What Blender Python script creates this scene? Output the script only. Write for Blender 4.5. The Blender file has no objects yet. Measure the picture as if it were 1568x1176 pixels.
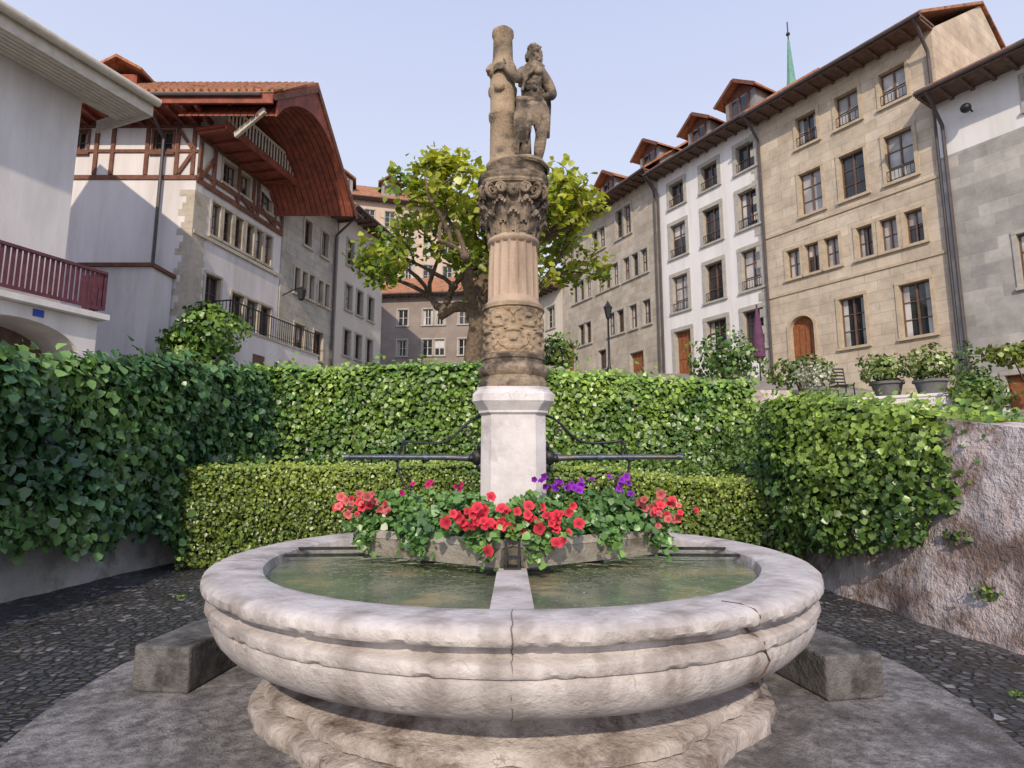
import bpy, math, random, bmesh
import numpy as np
from mathutils import Vector
random.seed(7)
rng=np.random.default_rng(7)
S=bpy.context.scene
# ------------------------------------------------------------ materials
def nt(name):
    m=bpy.data.materials.new(name); m.use_nodes=True
    n=m.node_tree; return m,n,n.nodes['Principled BSDF']
def col(c): return (c[0],c[1],c[2],1)
def M(name,c1,c2,scale=2.0,rough=.85,bump=.3,bscale=25,c3=None,s3=.6,t3=(.5,.65),streak=False,spec=.3,metal=0,dist=.02,crack=None,drip=None):
    m,n,b=nt(name); N=n.nodes;L=n.links
    tc=N.new('ShaderNodeTexCoord'); src=tc.outputs['Object']
    if streak:
        mp=N.new('ShaderNodeMapping'); mp.inputs['Scale'].default_value=(1,1,.22); L.new(src,mp.inputs[0]); s1=mp.outputs[0]
    else: s1=src
    a=N.new('ShaderNodeTexNoise'); a.inputs['Scale'].default_value=scale; a.inputs['Detail'].default_value=4; a.inputs['Roughness'].default_value=.65; L.new(s1,a.inputs['Vector'])
    r=N.new('ShaderNodeValToRGB'); r.color_ramp.elements[0].position=.35; r.color_ramp.elements[1].position=.65
    r.color_ramp.elements[0].color=col(c1); r.color_ramp.elements[1].color=col(c2); L.new(a.outputs['Fac'],r.inputs[0])
    out=r.outputs[0]
    def over(out,fac,c,blend='MIX'):
        mx=N.new('ShaderNodeMix'); mx.data_type='RGBA'; mx.blend_type=blend; L.new(fac,mx.inputs[0]); L.new(out,mx.inputs[6]); mx.inputs[7].default_value=col(c); return mx.outputs[2]
    if c3:
        d=N.new('ShaderNodeTexNoise'); d.inputs['Scale'].default_value=s3; d.inputs['Detail'].default_value=5; d.inputs['Roughness'].default_value=.7
        L.new(s1,d.inputs['Vector'])
        r3=N.new('ShaderNodeValToRGB'); r3.color_ramp.elements[0].position=t3[0]; r3.color_ramp.elements[1].position=t3[1]; L.new(d.outputs['Fac'],r3.inputs[0])
        out=over(out,r3.outputs[0],c3)
    if drip:
        mp2=N.new('ShaderNodeMapping'); mp2.inputs['Scale'].default_value=(drip[0],drip[0],drip[0]*.07); L.new(src,mp2.inputs[0])
        d2=N.new('ShaderNodeTexNoise'); d2.inputs['Scale'].default_value=1; d2.inputs['Detail'].default_value=3; L.new(mp2.outputs[0],d2.inputs['Vector'])
        r4=N.new('ShaderNodeMapRange'); r4.inputs[1].default_value=.5; r4.inputs[2].default_value=.72; r4.inputs[4].default_value=drip[1]; L.new(d2.outputs['Fac'],r4.inputs[0])
        out=over(out,r4.outputs[0],(.40,.36,.33),'MULTIPLY')
    ck=None
    if crack:
        w=N.new('ShaderNodeTexNoise'); w.inputs['Scale'].default_value=crack[0]*1.5; w.inputs['Detail'].default_value=3; L.new(src,w.inputs['Vector'])
        wa=N.new('ShaderNodeMix'); wa.data_type='RGBA'; wa.blend_type='LINEAR_LIGHT'; wa.inputs[0].default_value=.3; L.new(src,wa.inputs[6]); L.new(w.outputs['Color'],wa.inputs[7])
        v=N.new('ShaderNodeTexVoronoi'); v.feature='DISTANCE_TO_EDGE'; v.inputs['Scale'].default_value=crack[0]; L.new(wa.outputs[2],v.inputs['Vector'])
        e=N.new('ShaderNodeMapRange'); e.inputs[1].default_value=0; e.inputs[2].default_value=crack[1]; e.inputs[3].default_value=1; e.inputs[4].default_value=0; L.new(v.outputs['Distance'],e.inputs[0])
        mk=N.new('ShaderNodeMapRange'); mk.inputs[1].default_value=.52; mk.inputs[2].default_value=.66; mk.inputs[4].default_value=crack[2]; L.new(a.outputs['Fac'],mk.inputs[0])
        mu=N.new('ShaderNodeMath'); mu.operation='MULTIPLY'; L.new(e.outputs[0],mu.inputs[0]); L.new(mk.outputs[0],mu.inputs[1]); ck=mu.outputs[0]
        out=over(out,ck,(c1[0]*.4,c1[1]*.38,c1[2]*.36))
    L.new(out,b.inputs['Base Color'])
    b.inputs['Roughness'].default_value=rough; b.inputs['Specular IOR Level'].default_value=spec; b.inputs['Metallic'].default_value=metal
    if bump:
        q=N.new('ShaderNodeTexNoise'); q.inputs['Scale'].default_value=bscale; q.inputs['Detail'].default_value=4; q.inputs['Roughness'].default_value=.7; L.new(src,q.inputs['Vector'])
        bp=N.new('ShaderNodeBump'); bp.inputs['Strength'].default_value=bump; bp.inputs['Distance'].default_value=dist; L.new(q.outputs['Fac'],bp.inputs['Height']); o=bp.outputs[0]
        L.new(o,b.inputs['Normal'])
    return m
def ashlar(name,c1,c2,mort,dirv,bw=.75,bh=.36,bump=.4):
    m,n,b=nt(name); N=n.nodes;L=n.links
    g=N.new('ShaderNodeTexCoord'); dp=N.new('ShaderNodeVectorMath'); dp.operation='DOT_PRODUCT'; L.new(g.outputs['Object'],dp.inputs[0]); dp.inputs[1].default_value=(dirv[0],dirv[1],0)
    sp=N.new('ShaderNodeSeparateXYZ'); L.new(g.outputs['Object'],sp.inputs[0]); cb=N.new('ShaderNodeCombineXYZ'); L.new(dp.outputs['Value'],cb.inputs[0]); L.new(sp.outputs[2],cb.inputs[1])
    br=N.new('ShaderNodeTexBrick'); L.new(cb.outputs[0],br.inputs['Vector']); br.inputs['Scale'].default_value=1; br.inputs['Brick Width'].default_value=bw; br.inputs['Row Height'].default_value=bh
    br.inputs['Mortar Size'].default_value=.009; br.inputs['Mortar Smooth'].default_value=.3; br.inputs['Color1'].default_value=col(c1); br.inputs['Color2'].default_value=col(c2); br.inputs['Mortar'].default_value=col(mort)
    a=N.new('ShaderNodeTexNoise'); a.inputs['Scale'].default_value=1.1; a.inputs['Detail'].default_value=5; a.inputs['Roughness'].default_value=.7; L.new(g.outputs['Object'],a.inputs['Vector'])
    r=N.new('ShaderNodeValToRGB'); r.color_ramp.elements[0].position=.35; r.color_ramp.elements[1].position=.62; r.color_ramp.elements[0].color=(.66,.65,.64,1); r.color_ramp.elements[1].color=(1.06,1.05,1.04,1); L.new(a.outputs['Fac'],r.inputs[0])
    mx=N.new('ShaderNodeMix'); mx.data_type='RGBA'; mx.blend_type='MULTIPLY'; mx.inputs[0].default_value=.8; L.new(br.outputs['Color'],mx.inputs[6]); L.new(r.outputs[0],mx.inputs[7])
    L.new(mx.outputs[2],b.inputs['Base Color']); b.inputs['Roughness'].default_value=.9; b.inputs['Specular IOR Level'].default_value=.2
    bp=N.new('ShaderNodeBump'); bp.inputs['Strength'].default_value=bump; bp.inputs['Distance'].default_value=.02; L.new(a.outputs['Fac'],bp.inputs['Height'])
    bp2=N.new('ShaderNodeBump'); bp2.inputs['Strength'].default_value=.6; bp2.inputs['Distance'].default_value=.01; bp2.invert=True; L.new(br.outputs['Fac'],bp2.inputs['Height']); L.new(bp.outputs[0],bp2.inputs['Normal']); L.new(bp2.outputs[0],b.inputs['Normal'])
    return m
def cobble_mat():
    m,n,b=nt('cobblestones'); N=n.nodes;L=n.links
    g=N.new('ShaderNodeTexCoord')
    w=N.new('ShaderNodeTexNoise'); w.inputs['Scale'].default_value=2; L.new(g.outputs['Object'],w.inputs['Vector'])
    ad=N.new('ShaderNodeMix'); ad.data_type='RGBA'; ad.blend_type='LINEAR_LIGHT'; ad.inputs[0].default_value=.05; L.new(g.outputs['Object'],ad.inputs[6]); L.new(w.outputs['Color'],ad.inputs[7])
    v=N.new('ShaderNodeTexVoronoi'); v.inputs['Scale'].default_value=12.5; v.inputs['Randomness'].default_value=.6; L.new(ad.outputs[2],v.inputs['Vector'])
    e=N.new('ShaderNodeTexVoronoi'); e.feature='DISTANCE_TO_EDGE'; e.inputs['Scale'].default_value=12.5; e.inputs['Randomness'].default_value=.6; L.new(ad.outputs[2],e.inputs['Vector'])
    sp=N.new('ShaderNodeSeparateColor'); L.new(v.outputs['Color'],sp.inputs[0])
    r=N.new('ShaderNodeValToRGB'); cr=r.color_ramp; cr.elements[0].color=(.03,.033,.043,1); cr.elements[1].color=(.28,.275,.29,1); x=cr.elements.new(.6); x.color=(.065,.068,.085,1); x=cr.elements.new(.88); x.color=(.11,.11,.13,1)
    L.new(sp.outputs[0],r.inputs[0])
    me=N.new('ShaderNodeMapRange'); me.inputs[1].default_value=.02; me.inputs[2].default_value=.16; L.new(e.outputs['Distance'],me.inputs[0])
    mx=N.new('ShaderNodeMix'); mx.data_type='RGBA'; mx.inputs[6].default_value=(.035,.033,.028,1); L.new(me.outputs[0],mx.inputs[0]); L.new(r.outputs[0],mx.inputs[7])
    d=N.new('ShaderNodeTexNoise'); d.inputs['Scale'].default_value=.8; d.inputs['Detail'].default_value=4; L.new(g.outputs['Object'],d.inputs['Vector'])
    mr=N.new('ShaderNodeMapRange'); mr.inputs[1].default_value=.5; mr.inputs[2].default_value=.7; mr.inputs[4].default_value=.5; L.new(d.outputs['Fac'],mr.inputs[0])
    m2=N.new('ShaderNodeMix'); m2.data_type='RGBA'; m2.inputs[7].default_value=(.14,.135,.14,1); L.new(mr.outputs[0],m2.inputs[0]); L.new(mx.outputs[2],m2.inputs[6])
    L.new(m2.outputs[2],b.inputs['Base Color']); b.inputs['Roughness'].default_value=.5
    bp=N.new('ShaderNodeBump'); bp.inputs['Strength'].default_value=1; bp.inputs['Distance'].default_value=.025; L.new(me.outputs[0],bp.inputs['Height']); L.new(bp.outputs[0],b.inputs['Normal'])
    return m
def leaf_mat(name,trans=.3,gl=.07,rough=.38):
    m,n,b=nt(name); N=n.nodes;L=n.links; N.remove(b)
    a=N.new('ShaderNodeAttribute'); a.attribute_name='Col'; d=N.new('ShaderNodeBsdfDiffuse'); L.new(a.outputs['Color'],d.inputs[0]); o=d.outputs[0]
    if trans:
        t=N.new('ShaderNodeBsdfTranslucent'); g=N.new('ShaderNodeMix'); g.data_type='RGBA'; g.blend_type='MULTIPLY'; g.inputs[0].default_value=1; g.inputs[7].default_value=(1.6,1.45,.6,1); L.new(a.outputs['Color'],g.inputs[6]); L.new(g.outputs[2],t.inputs[0])
        ms=N.new('ShaderNodeMixShader'); ms.inputs[0].default_value=trans; L.new(o,ms.inputs[1]); L.new(t.outputs[0],ms.inputs[2]); o=ms.outputs[0]
    if gl:
        s=N.new('ShaderNodeBsdfGlossy'); s.inputs['Roughness'].default_value=rough; s.inputs[0].default_value=(.8,.85,.9,1); m2=N.new('ShaderNodeMixShader'); m2.inputs[0].default_value=gl; L.new(o,m2.inputs[1]); L.new(s.outputs[0],m2.inputs[2]); o=m2.outputs[0]
    L.new(o,N['Material Output'].inputs[0])
    return m
def glass_mat(name,c,rough=.06):
    m,n,b=nt(name); N=n.nodes;L=n.links
    g=N.new('ShaderNodeTexCoord'); a=N.new('ShaderNodeTexNoise'); a.inputs['Scale'].default_value=.9; L.new(g.outputs['Object'],a.inputs['Vector'])
    r=N.new('ShaderNodeValToRGB'); r.color_ramp.elements[0].position=.4; r.color_ramp.elements[1].position=.6; r.color_ramp.elements[0].color=(c[0]*.5,c[1]*.5,c[2]*.5,1); r.color_ramp.elements[1].color=col(c); L.new(a.outputs['Fac'],r.inputs[0]); L.new(r.outputs[0],b.inputs['Base Color'])
    b.inputs['Roughness'].default_value=rough; b.inputs['Specular IOR Level'].default_value=.7
    q=N.new('ShaderNodeTexNoise'); q.inputs['Scale'].default_value=1.2; L.new(g.outputs['Object'],q.inputs['Vector']); bp=N.new('ShaderNodeBump'); bp.inputs['Strength'].default_value=.2; bp.inputs['Distance'].default_value=.06; L.new(q.outputs['Fac'],bp.inputs['Height']); L.new(bp.outputs[0],b.inputs['Normal'])
    return m
mWhite=M('white_plaster',(.66,.64,.66),(.75,.73,.75),1.2,.9,.25,30,(.54,.52,.53),.5,(.5,.75),True,drip=(2.2,.2))
mWhiteR=M('bright_plaster',(.72,.72,.75),(.80,.80,.83),1.2,.9,.2,30,(.60,.60,.62),.5,(.55,.85),True,drip=(2.2,.18))
mCream=M('cream_plaster',(.58,.54,.48),(.66,.63,.58),1.2,.9,.2,30,(.48,.44,.38),.6,(.5,.8),True)
mPink=M('pink_plaster',(.50,.39,.33),(.58,.47,.41),1,.9,.2,20)
mBrownW=M('brown_plaster',(.23,.195,.185),(.30,.26,.25),1,.9,.2,20)
mTrim=M('stone_trim',(.35,.34,.32),(.46,.44,.41),4,.9,.3,30)
mTrimB=M('sandstone_trim',(.42,.35,.26),(.55,.46,.36),4,.9,.3,30)
mQuoin=M('sandstone_quoin',(.44,.40,.34),(.56,.51,.45),3,.9,.4,20,(.34,.29,.22),1.5)
mTimber=M('dark_timber',(.12,.05,.035),(.20,.09,.06),6,.7,.3,40)
mRed=M('red_painted_wood',(.22,.06,.04),(.34,.10,.065),5,.65,.3,30,(.14,.045,.035),2,(.45,.7))
mSoffit=M('brown_soffit_wood',(.11,.065,.05),(.18,.12,.10),5,.8,.3,30)
mCreamWood=M('cream_wood',(.5,.46,.4),(.62,.58,.52),5,.7,.2,30)
mDoor=M('oak_door',(.22,.08,.03),(.32,.13,.06),8,.6,.3,40)
mIron=M('dark_iron',(.02,.022,.026),(.045,.048,.055),20,.45,.2,60,spec=.5,metal=.6)
mPipe=M('downpipe_metal',(.06,.05,.055),(.09,.075,.08),5,.5,.1,60,spec=.5)
mBlueIron=M('painted_iron',(.05,.065,.09),(.10,.12,.16),15,.4,.2,60,(.14,.09,.06),6,(.55,.7),spec=.6,metal=.5)
mFrameW=M('window_paint',(.5,.48,.45),(.58,.56,.53),5,.6,0)
mFrameD=M('window_wood',(.12,.07,.055),(.17,.11,.085),5,.6,0)
mGlass=glass_mat('window_glass',(.035,.04,.05)); mCurt=glass_mat('curtained_window',(.6,.6,.62),.2)
mTile=M('roof_tiles',(.30,.13,.07),(.48,.23,.13),9,.9,.8,14,(.15,.09,.06),2)
mSlate=M('grey_sheet_metal',(.2,.21,.23),(.28,.29,.32),3,.6,.1)
mPurple=M('balcony_wood',(.09,.03,.045),(.14,.05,.07),5,.6,.1)
mMarble=M('basin_marble',(.47,.44,.445),(.65,.62,.625),4,.6,.7,24,(.31,.27,.25),2.4,(.52,.76),False,.35,dist=.016,crack=(2.3,.012,.55),drip=(5,.7))
mMarbleB=M('weathered_base_stone',(.36,.32,.30),(.58,.54,.54),4,.85,.9,14,(.16,.125,.11),2.6,(.46,.62),dist=.03,crack=(3.2,.02,.7),drip=(5,.6))
mPed=M('pedestal_marble',(.54,.52,.55),(.70,.68,.72),5,.6,.4,30,(.36,.34,.36),3.2,(.53,.76),dist=.01,crack=(4,.018,.7),drip=(9,.3))
mSand=M('carved_sandstone',(.34,.26,.18),(.54,.42,.30),9,.9,.8,50,(.14,.115,.09),4.5,(.47,.64),dist=.018)
mSandD=M('dark_weathered_sandstone',(.20,.16,.13),(.42,.335,.255),10,.9,.9,60,(.075,.065,.056),5.5,(.46,.62),dist=.018)
mShaft=M('shaft_sandstone',(.42,.32,.25),(.55,.43,.34),6,.9,.4,50,(.22,.165,.13),3,(.5,.70),True)
mPlate=M('concrete_plate',(.15,.147,.155),(.42,.41,.425),14,.85,1.0,60,(.12,.115,.12),1.3,(.48,.66),dist=.03)
mBlock=M('grey_stone_block',(.10,.098,.10),(.22,.215,.22),8,.9,1.0,30,(.05,.05,.05),3,dist=.03)
mRubble=M('old_wall_plaster',(.44,.37,.375),(.68,.62,.63),3,.95,1.0,9,(.26,.19,.165),2.0,(.47,.6),dist=.06)
mPlanter=M('planter_concrete',(.32,.30,.27),(.46,.43,.40),7,.9,.5,40,(.17,.15,.13),4)
mSoil=M('soil',(.04,.03,.02),(.07,.05,.035),10,1,.5)
mDirt=M('terrace_paving',(.22,.2,.18),(.33,.31,.28),3,.95,.6,12,(.12,.14,.07),.8)
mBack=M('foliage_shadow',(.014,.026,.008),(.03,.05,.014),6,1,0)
mBark=M('tree_bark',(.10,.075,.055),(.22,.17,.13),9,.95,1,18,dist=.04)
mCopper=M('copper_spire',(.12,.28,.24),(.18,.36,.3),3,.7,.1)
mCobble=cobble_mat(); mLeaf=leaf_mat('ivy_leaves',0,.06); mTreeLeaf=leaf_mat('tree_leaves',.35,.04); mPetal=leaf_mat('petals',.2,0)
mBlue=M('blue_enamel',(.02,.07,.4),(.03,.09,.45),3,.3,0); mTerra=M('grey_pot',(.12,.12,.13),(.17,.17,.18),5,.7,.2)
mPara=M('parasol_cloth',(.10,.04,.09),(.14,.06,.12),5,.9,.2)
# ------------------------------------------------------------ mesh helpers
class Part:
    def __init__(s,name,mat,smooth): s.name=name;s.mat=mat;s.smooth=smooth;s.v=[];s.f=[]
    def poly(s,pts):
        k=len(s.v); s.v+= [tuple(p) for p in pts]; s.f.append(tuple(range(k,k+len(pts))))
    def hexa(s,p):
        k=len(s.v); s.v+=[tuple(q) for q in p]
        for f in ((0,3,2,1),(4,5,6,7),(0,1,5,4),(1,2,6,5),(2,3,7,6),(3,0,4,7)): s.f.append(tuple(k+i for i in f))
    def box(s,a,b):
        x0,y0,z0=a;x1,y1,z1=b
        s.hexa([(x0,y0,z0),(x1,y0,z0),(x1,y1,z0),(x0,y1,z0),(x0,y0,z1),(x1,y0,z1),(x1,y1,z1),(x0,y1,z1)])
    def fbox(s,F,s0,s1,d0,d1,z0,z1):
        s.hexa([F(s0,d0,z0),F(s1,d0,z0),F(s1,d1,z0),F(s0,d1,z0),F(s0,d0,z1),F(s1,d0,z1),F(s1,d1,z1),F(s0,d1,z1)])
    def beam(s,a,b,w,h):
        a=Vector(a);b=Vector(b);d=(b-a).normalized();u=d.cross(Vector((0,0,1)))
        if u.length<.01:u=Vector((1,0,0))
        u.normalize();v=u.cross(d).normalized();u=u*w/2;v=v*h/2
        s.hexa([a-u-v,a+u-v,a+u+v,a-u+v,b-u-v,b+u-v,b+u+v,b-u+v])
    def tube(s,pts,rad,n=8,cap=True):
        pts=[Vector(p) for p in pts]
        if not hasattr(rad,'__len__'): rad=[rad]*len(pts)
        k=len(s.v); prev=None
        for i,p in enumerate(pts):
            d=(pts[min(i+1,len(pts)-1)]-pts[max(i-1,0)]).normalized()
            if prev is None:
                u=d.cross(Vector((0,0,1)))
                if u.length<.05:u=d.cross(Vector((1,0,0)))
            else: u=prev-d*prev.dot(d)
            u.normalize(); prev=u; w=d.cross(u)
            for j in range(n):
                a=2*math.pi*j/n; s.v.append(tuple(p+(u*math.cos(a)+w*math.sin(a))*rad[i]))
        for i in range(len(pts)-1):
            for j in range(n):
                s.f.append((k+i*n+j,k+i*n+(j+1)%n,k+(i+1)*n+(j+1)%n,k+(i+1)*n+j))
        if cap: s.f.append(tuple(k+j for j in range(n))[::-1]); s.f.append(tuple(k+(len(pts)-1)*n+j for j in range(n)))
    def lathe(s,prof,c,n=48,fn=None,rot=0):
        k=len(s.v)
        for (r,z) in prof:
            for j in range(n):
                a=2*math.pi*j/n+rot; rr=r if fn is None else fn(r,z,a)
                s.v.append((c[0]+rr*math.cos(a),c[1]+rr*math.sin(a),z))
        for i in range(len(prof)-1):
            for j in range(n): s.f.append((k+i*n+j,k+i*n+(j+1)%n,k+(i+1)*n+(j+1)%n,k+(i+1)*n+j))
        if prof[-1][0]>0: s.f.append(tuple(k+(len(prof)-1)*n+j for j in range(n)))
    def ball(s,c,r,nu=12,nv=8,fn=None):
        if not hasattr(r,'__len__'): r=(r,r,r)
        k=len(s.v)
        for i in range(nv+1):
            t=math.pi*i/nv
            for j in range(nu):
                a=2*math.pi*j/nu; q=1 if fn is None else fn(t,a)
                s.v.append((c[0]+r[0]*q*math.sin(t)*math.cos(a),c[1]+r[1]*q*math.sin(t)*math.sin(a),c[2]+r[2]*q*math.cos(t)))
        for i in range(nv):
            for j in range(nu): s.f.append((k+i*nu+j,k+(i+1)*nu+j,k+(i+1)*nu+(j+1)%nu,k+i*nu+(j+1)%nu))
    def make(s,parent=None,name=None):
        me=bpy.data.meshes.new(name or s.name); me.from_pydata(s.v,[],s.f); me.materials.append(s.mat)
        if s.smooth:
            me.polygons.foreach_set('use_smooth',[True]*len(me.polygons))
            try: me.set_sharp_from_angle(angle=math.radians(40))
            except Exception: pass
        me.update(); o=bpy.data.objects.new(name or s.name,me); S.collection.objects.link(o)
        if parent: o.parent=parent
        return o
class Grp:
    def __init__(s,name): s.name=name;s.p={};s.extra=[]
    def part(s,n,mat,smooth=False):
        if n not in s.p: s.p[n]=Part(n,mat,smooth)
        return s.p[n]
    def finish(s):
        e=bpy.data.objects.new(s.name,None); S.collection.objects.link(e)
        for q in s.p.values():
            if q.v: q.make(e)
        for o in s.extra: o.parent=e
        return e
def single(name,mat,smooth=False): return Part(name,mat,smooth)
class Frame:
    def __init__(s,p0,p1):
        s.p=Vector((p0[0],p0[1],0)); d=Vector((p1[0]-p0[0],p1[1]-p0[1],0)); s.L=d.length; s.d=d.normalized(); s.n=Vector((s.d.y,-s.d.x,0))
    def __call__(s,a,d,z): q=s.p+s.d*a+s.n*d; return (q.x,q.y,z)
def win(c,z0,z1,w,kind='w',**k): return dict(s0=c-w/2,s1=c+w/2,z0=z0,z1=z1,kind=kind,**k)
def facade(g,F,z0,z1,wins,wall,depth=8,trim=mTrim,frame=mFrameW,rev=.2,sw=.12,s0=0,s1=None,curt=.25,sides=True):
    s1=F.L if s1 is None else s1
    W=g.part('walls',wall); ss=sorted({s0,s1}|{w['s0'] for w in wins}|{w['s1'] for w in wins}); zz=sorted({z0,z1}|{w['z0'] for w in wins}|{w['z1'] for w in wins})
    for i in range(len(ss)-1):
        for j in range(len(zz)-1):
            cs=(ss[i]+ss[i+1])/2;cz=(zz[j]+zz[j+1])/2
            if any(w['s0']<cs<w['s1'] and w['z0']<cz<w['z1'] for w in wins): continue
            W.poly([F(ss[i],0,zz[j]),F(ss[i+1],0,zz[j]),F(ss[i+1],0,zz[j+1]),F(ss[i],0,zz[j+1])])
    if sides:
        W.poly([F(s1,0,z0),F(s1,-depth,z0),F(s1,-depth,z1),F(s1,0,z1)]); W.poly([F(s0,-depth,z0),F(s0,0,z0),F(s0,0,z1),F(s0,-depth,z1)])
        W.poly([F(s1,-depth,z0),F(s0,-depth,z0),F(s0,-depth,z1),F(s1,-depth,z1)])
    R=g.part('window_surrounds_'+trim.name,trim);Gd=g.part('window_glass',mGlass);Gc=g.part('curtains',mCurt);Fr=g.part('window_frames_'+frame.name,frame)
    for w in wins:
        a,b,c,e=w['s0'],w['s1'],w['z0'],w['z1']; rv=w.get('rev',rev); k=w['kind']
        for q in ([(a,c),(a,e)],[(b,e),(b,c)],[(a,e),(b,e)],[(b,c),(a,c)]):
            (sa,za),(sb,zb)=q; R.poly([F(sa,0,za),F(sb,0,zb),F(sb,-rv,zb),F(sa,-rv,za)])
        arch=w.get('arch',0)
        if arch:
            r=(b-a)/2; m=(a+b)/2; n=10
            pts=[(m-r*math.cos(math.pi*i/(2*n)),e-arch+arch*math.sin(math.pi*i/(2*n))) for i in range(n+1)]
            for sg in (1,-1):
                for i in range(n):
                    p,q=pts[i],pts[i+1]
                    f=lambda x:m+sg*(x-m)
                    W.poly([F(f(a),0,e),F(f(p[0]),0,p[1]),F(f(q[0]),0,q[1])])
                    R.poly([F(f(p[0]),0,p[1]),F(f(q[0]),0,q[1]),F(f(q[0]),-rv,q[1]),F(f(p[0]),-rv,p[1])])
                    if k!='void':
                        o=lambda x,z:(m+(x-m)*(r+sw)/r,e-arch+(z-e+arch)*(arch+sw)/arch)
                        P=o(*p);Q=o(*q)
                        R.hexa([F(f(p[0]),.003,p[1]),F(f(q[0]),.003,q[1]),F(f(Q[0]),.003,Q[1]),F(f(P[0]),.003,P[1]),F(f(p[0]),.05,p[1]),F(f(q[0]),.05,q[1]),F(f(Q[0]),.05,Q[1]),F(f(P[0]),.05,P[1])])
            if k!='void':
                R.fbox(F,a-sw,a,.003,.05,c,e-arch);R.fbox(F,b,b+sw,.003,.05,c,e-arch)
        elif sw>0:
            R.fbox(F,a-sw,a,.003,.04,c,e);R.fbox(F,b,b+sw,.003,.04,c,e);R.fbox(F,a-sw,b+sw,.003,.05,e,e+sw)
            if k!='door': R.fbox(F,a-sw-.03,b+sw+.03,.003,.10,c-.1,c)
        if k in('door','adoor'):
            D=g.part('door',mDoor); D.poly([F(a,-rv,c),F(b,-rv,c),F(b,-rv,e),F(a,-rv,e)])
            n=4
            for i in range(n):
                x0=a+(b-a)*(i+.12)/n;x1=a+(b-a)*(i+.88)/n; D.fbox(F,x0,x1,-rv+.002,-rv+.03,c+.1,c+(e-c)*.45);D.fbox(F,x0,x1,-rv+.002,-rv+.03,c+(e-c)*.5,e-arch*.6-.05)
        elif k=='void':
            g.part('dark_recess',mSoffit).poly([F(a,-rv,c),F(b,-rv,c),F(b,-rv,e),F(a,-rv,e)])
        else:
            Gd.poly([F(a,-rv,c),F(b,-rv,c),F(b,-rv,e),F(a,-rv,e)])
            u=random.random(); cu=w.get('curt',curt)
            if u<cu:
                fr=random.choice((1,1,.55,.4)); Gc.fbox(F,a+.04,b-.04,-rv+.001,-rv+.0025,e-(e-c)*fr,e-.03)
            elif u<cu+.3:
                for q0,q1 in ((a+.04,a+.04+(b-a)*.2),(b-.04-(b-a)*.2,b-.04)): Gc.fbox(F,q0,q1,-rv+.001,-rv+.0025,c+.03,e-.03)
            t=.05;d0=-rv+.003;d1=-rv+.05
            Fr.fbox(F,a,a+t,d0,d1,c,e);Fr.fbox(F,b-t,b,d0,d1,c,e);Fr.fbox(F,a+t,b-t,d0,d1,e-t,e);Fr.fbox(F,a+t,b-t,d0,d1,c,c+t)
            m=(a+b)/2
            if b-a>.5: Fr.fbox(F,m-.03,m+.03,d0,d1+.01,c+t,e-t)
            nh=w.get('nh',2 if e-c>1.5 else 1)
            for i in range(nh):
                z=c+(e-c)*(i+1)/(nh+1); Fr.fbox(F,a+t,b-t,d0,d1-.012,z-.015,z+.015)
        if w.get('rail'):
            I=g.part('window_railings',mIron)
            I.fbox(F,a,b,.02,.045,c+.42,c+.45);I.fbox(F,a,b,.02,.045,c+.06,c+.08)
            nb=max(4,int((b-a)/.12))
            for i in range(nb+1):
                x=a+(b-a)*i/nb; I.fbox(F,x-.008,x+.008,.025,.04,c+.08,c+.42)
def eave(g,F,z,over=.9,depth=5,rise=3.4,s0=None,s1=None,soff=mSoffit,gut=True,rafters=True):
    s0=-.1 if s0 is None else s0; s1=F.L+.1 if s1 is None else s1
    R=g.part('roof',mTile); E=g.part('eaves',soff)
    sl=rise/depth; ze=z+.12
    zf=lambda d: ze+ (over-d)*sl
    R.hexa([F(s0,over,ze-.02),F(s1,over,ze-.02),F(s1,-depth,zf(-depth)-.02),F(s0,-depth,zf(-depth)-.02),F(s0,over,ze+.1),F(s1,over,ze+.1),F(s1,-depth,zf(-depth)+.1),F(s0,-depth,zf(-depth)+.1)])
    R.hexa([F(s0,-depth,zf(-depth)-.02),F(s1,-depth,zf(-depth)-.02),F(s1,-2*depth,ze-.02),F(s0,-2*depth,ze-.02),F(s0,-depth,zf(-depth)+.1),F(s1,-depth,zf(-depth)+.1),F(s1,-2*depth,ze+.1),F(s0,-2*depth,ze+.1)])
    E.fbox(F,s0+.01,s1-.01,-.05,over-.03,z,z+.08)
    E.fbox(F,s0+.01,s1-.01,over-.03,over,z-.06,z+.12)
    if rafters:
        n=int((s1-s0)/.6)
        for i in range(n+1):
            x=s0+.1+(s1-s0-.2)*i/n; E.fbox(F,x-.05,x+.05,.003,over-.04,z-.1,z-.002)
    W=g.part('gables',g.p['walls'].mat)
    for x in (s0+.12,s1-.12): W.poly([F(x,0,z),F(x,-2*depth+.5,z),F(x,-depth,zf(-depth)-.05)])
    if gut:
        g.part('gutter',mPipe,True).tube([F(s0,over+.07,z+.06),F(s1,over+.07,z+.06)],.07,8)
def downpipe(g,F,s,ztop,zbot,over=.9):
    g.part('downpipe',mPipe,True).tube([F(s,over+.05,ztop),F(s,over*.7,ztop-.25),F(s,.12,ztop-.9),F(s,.1,ztop-1.2),F(s,.1,zbot)],.06,8)
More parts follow.
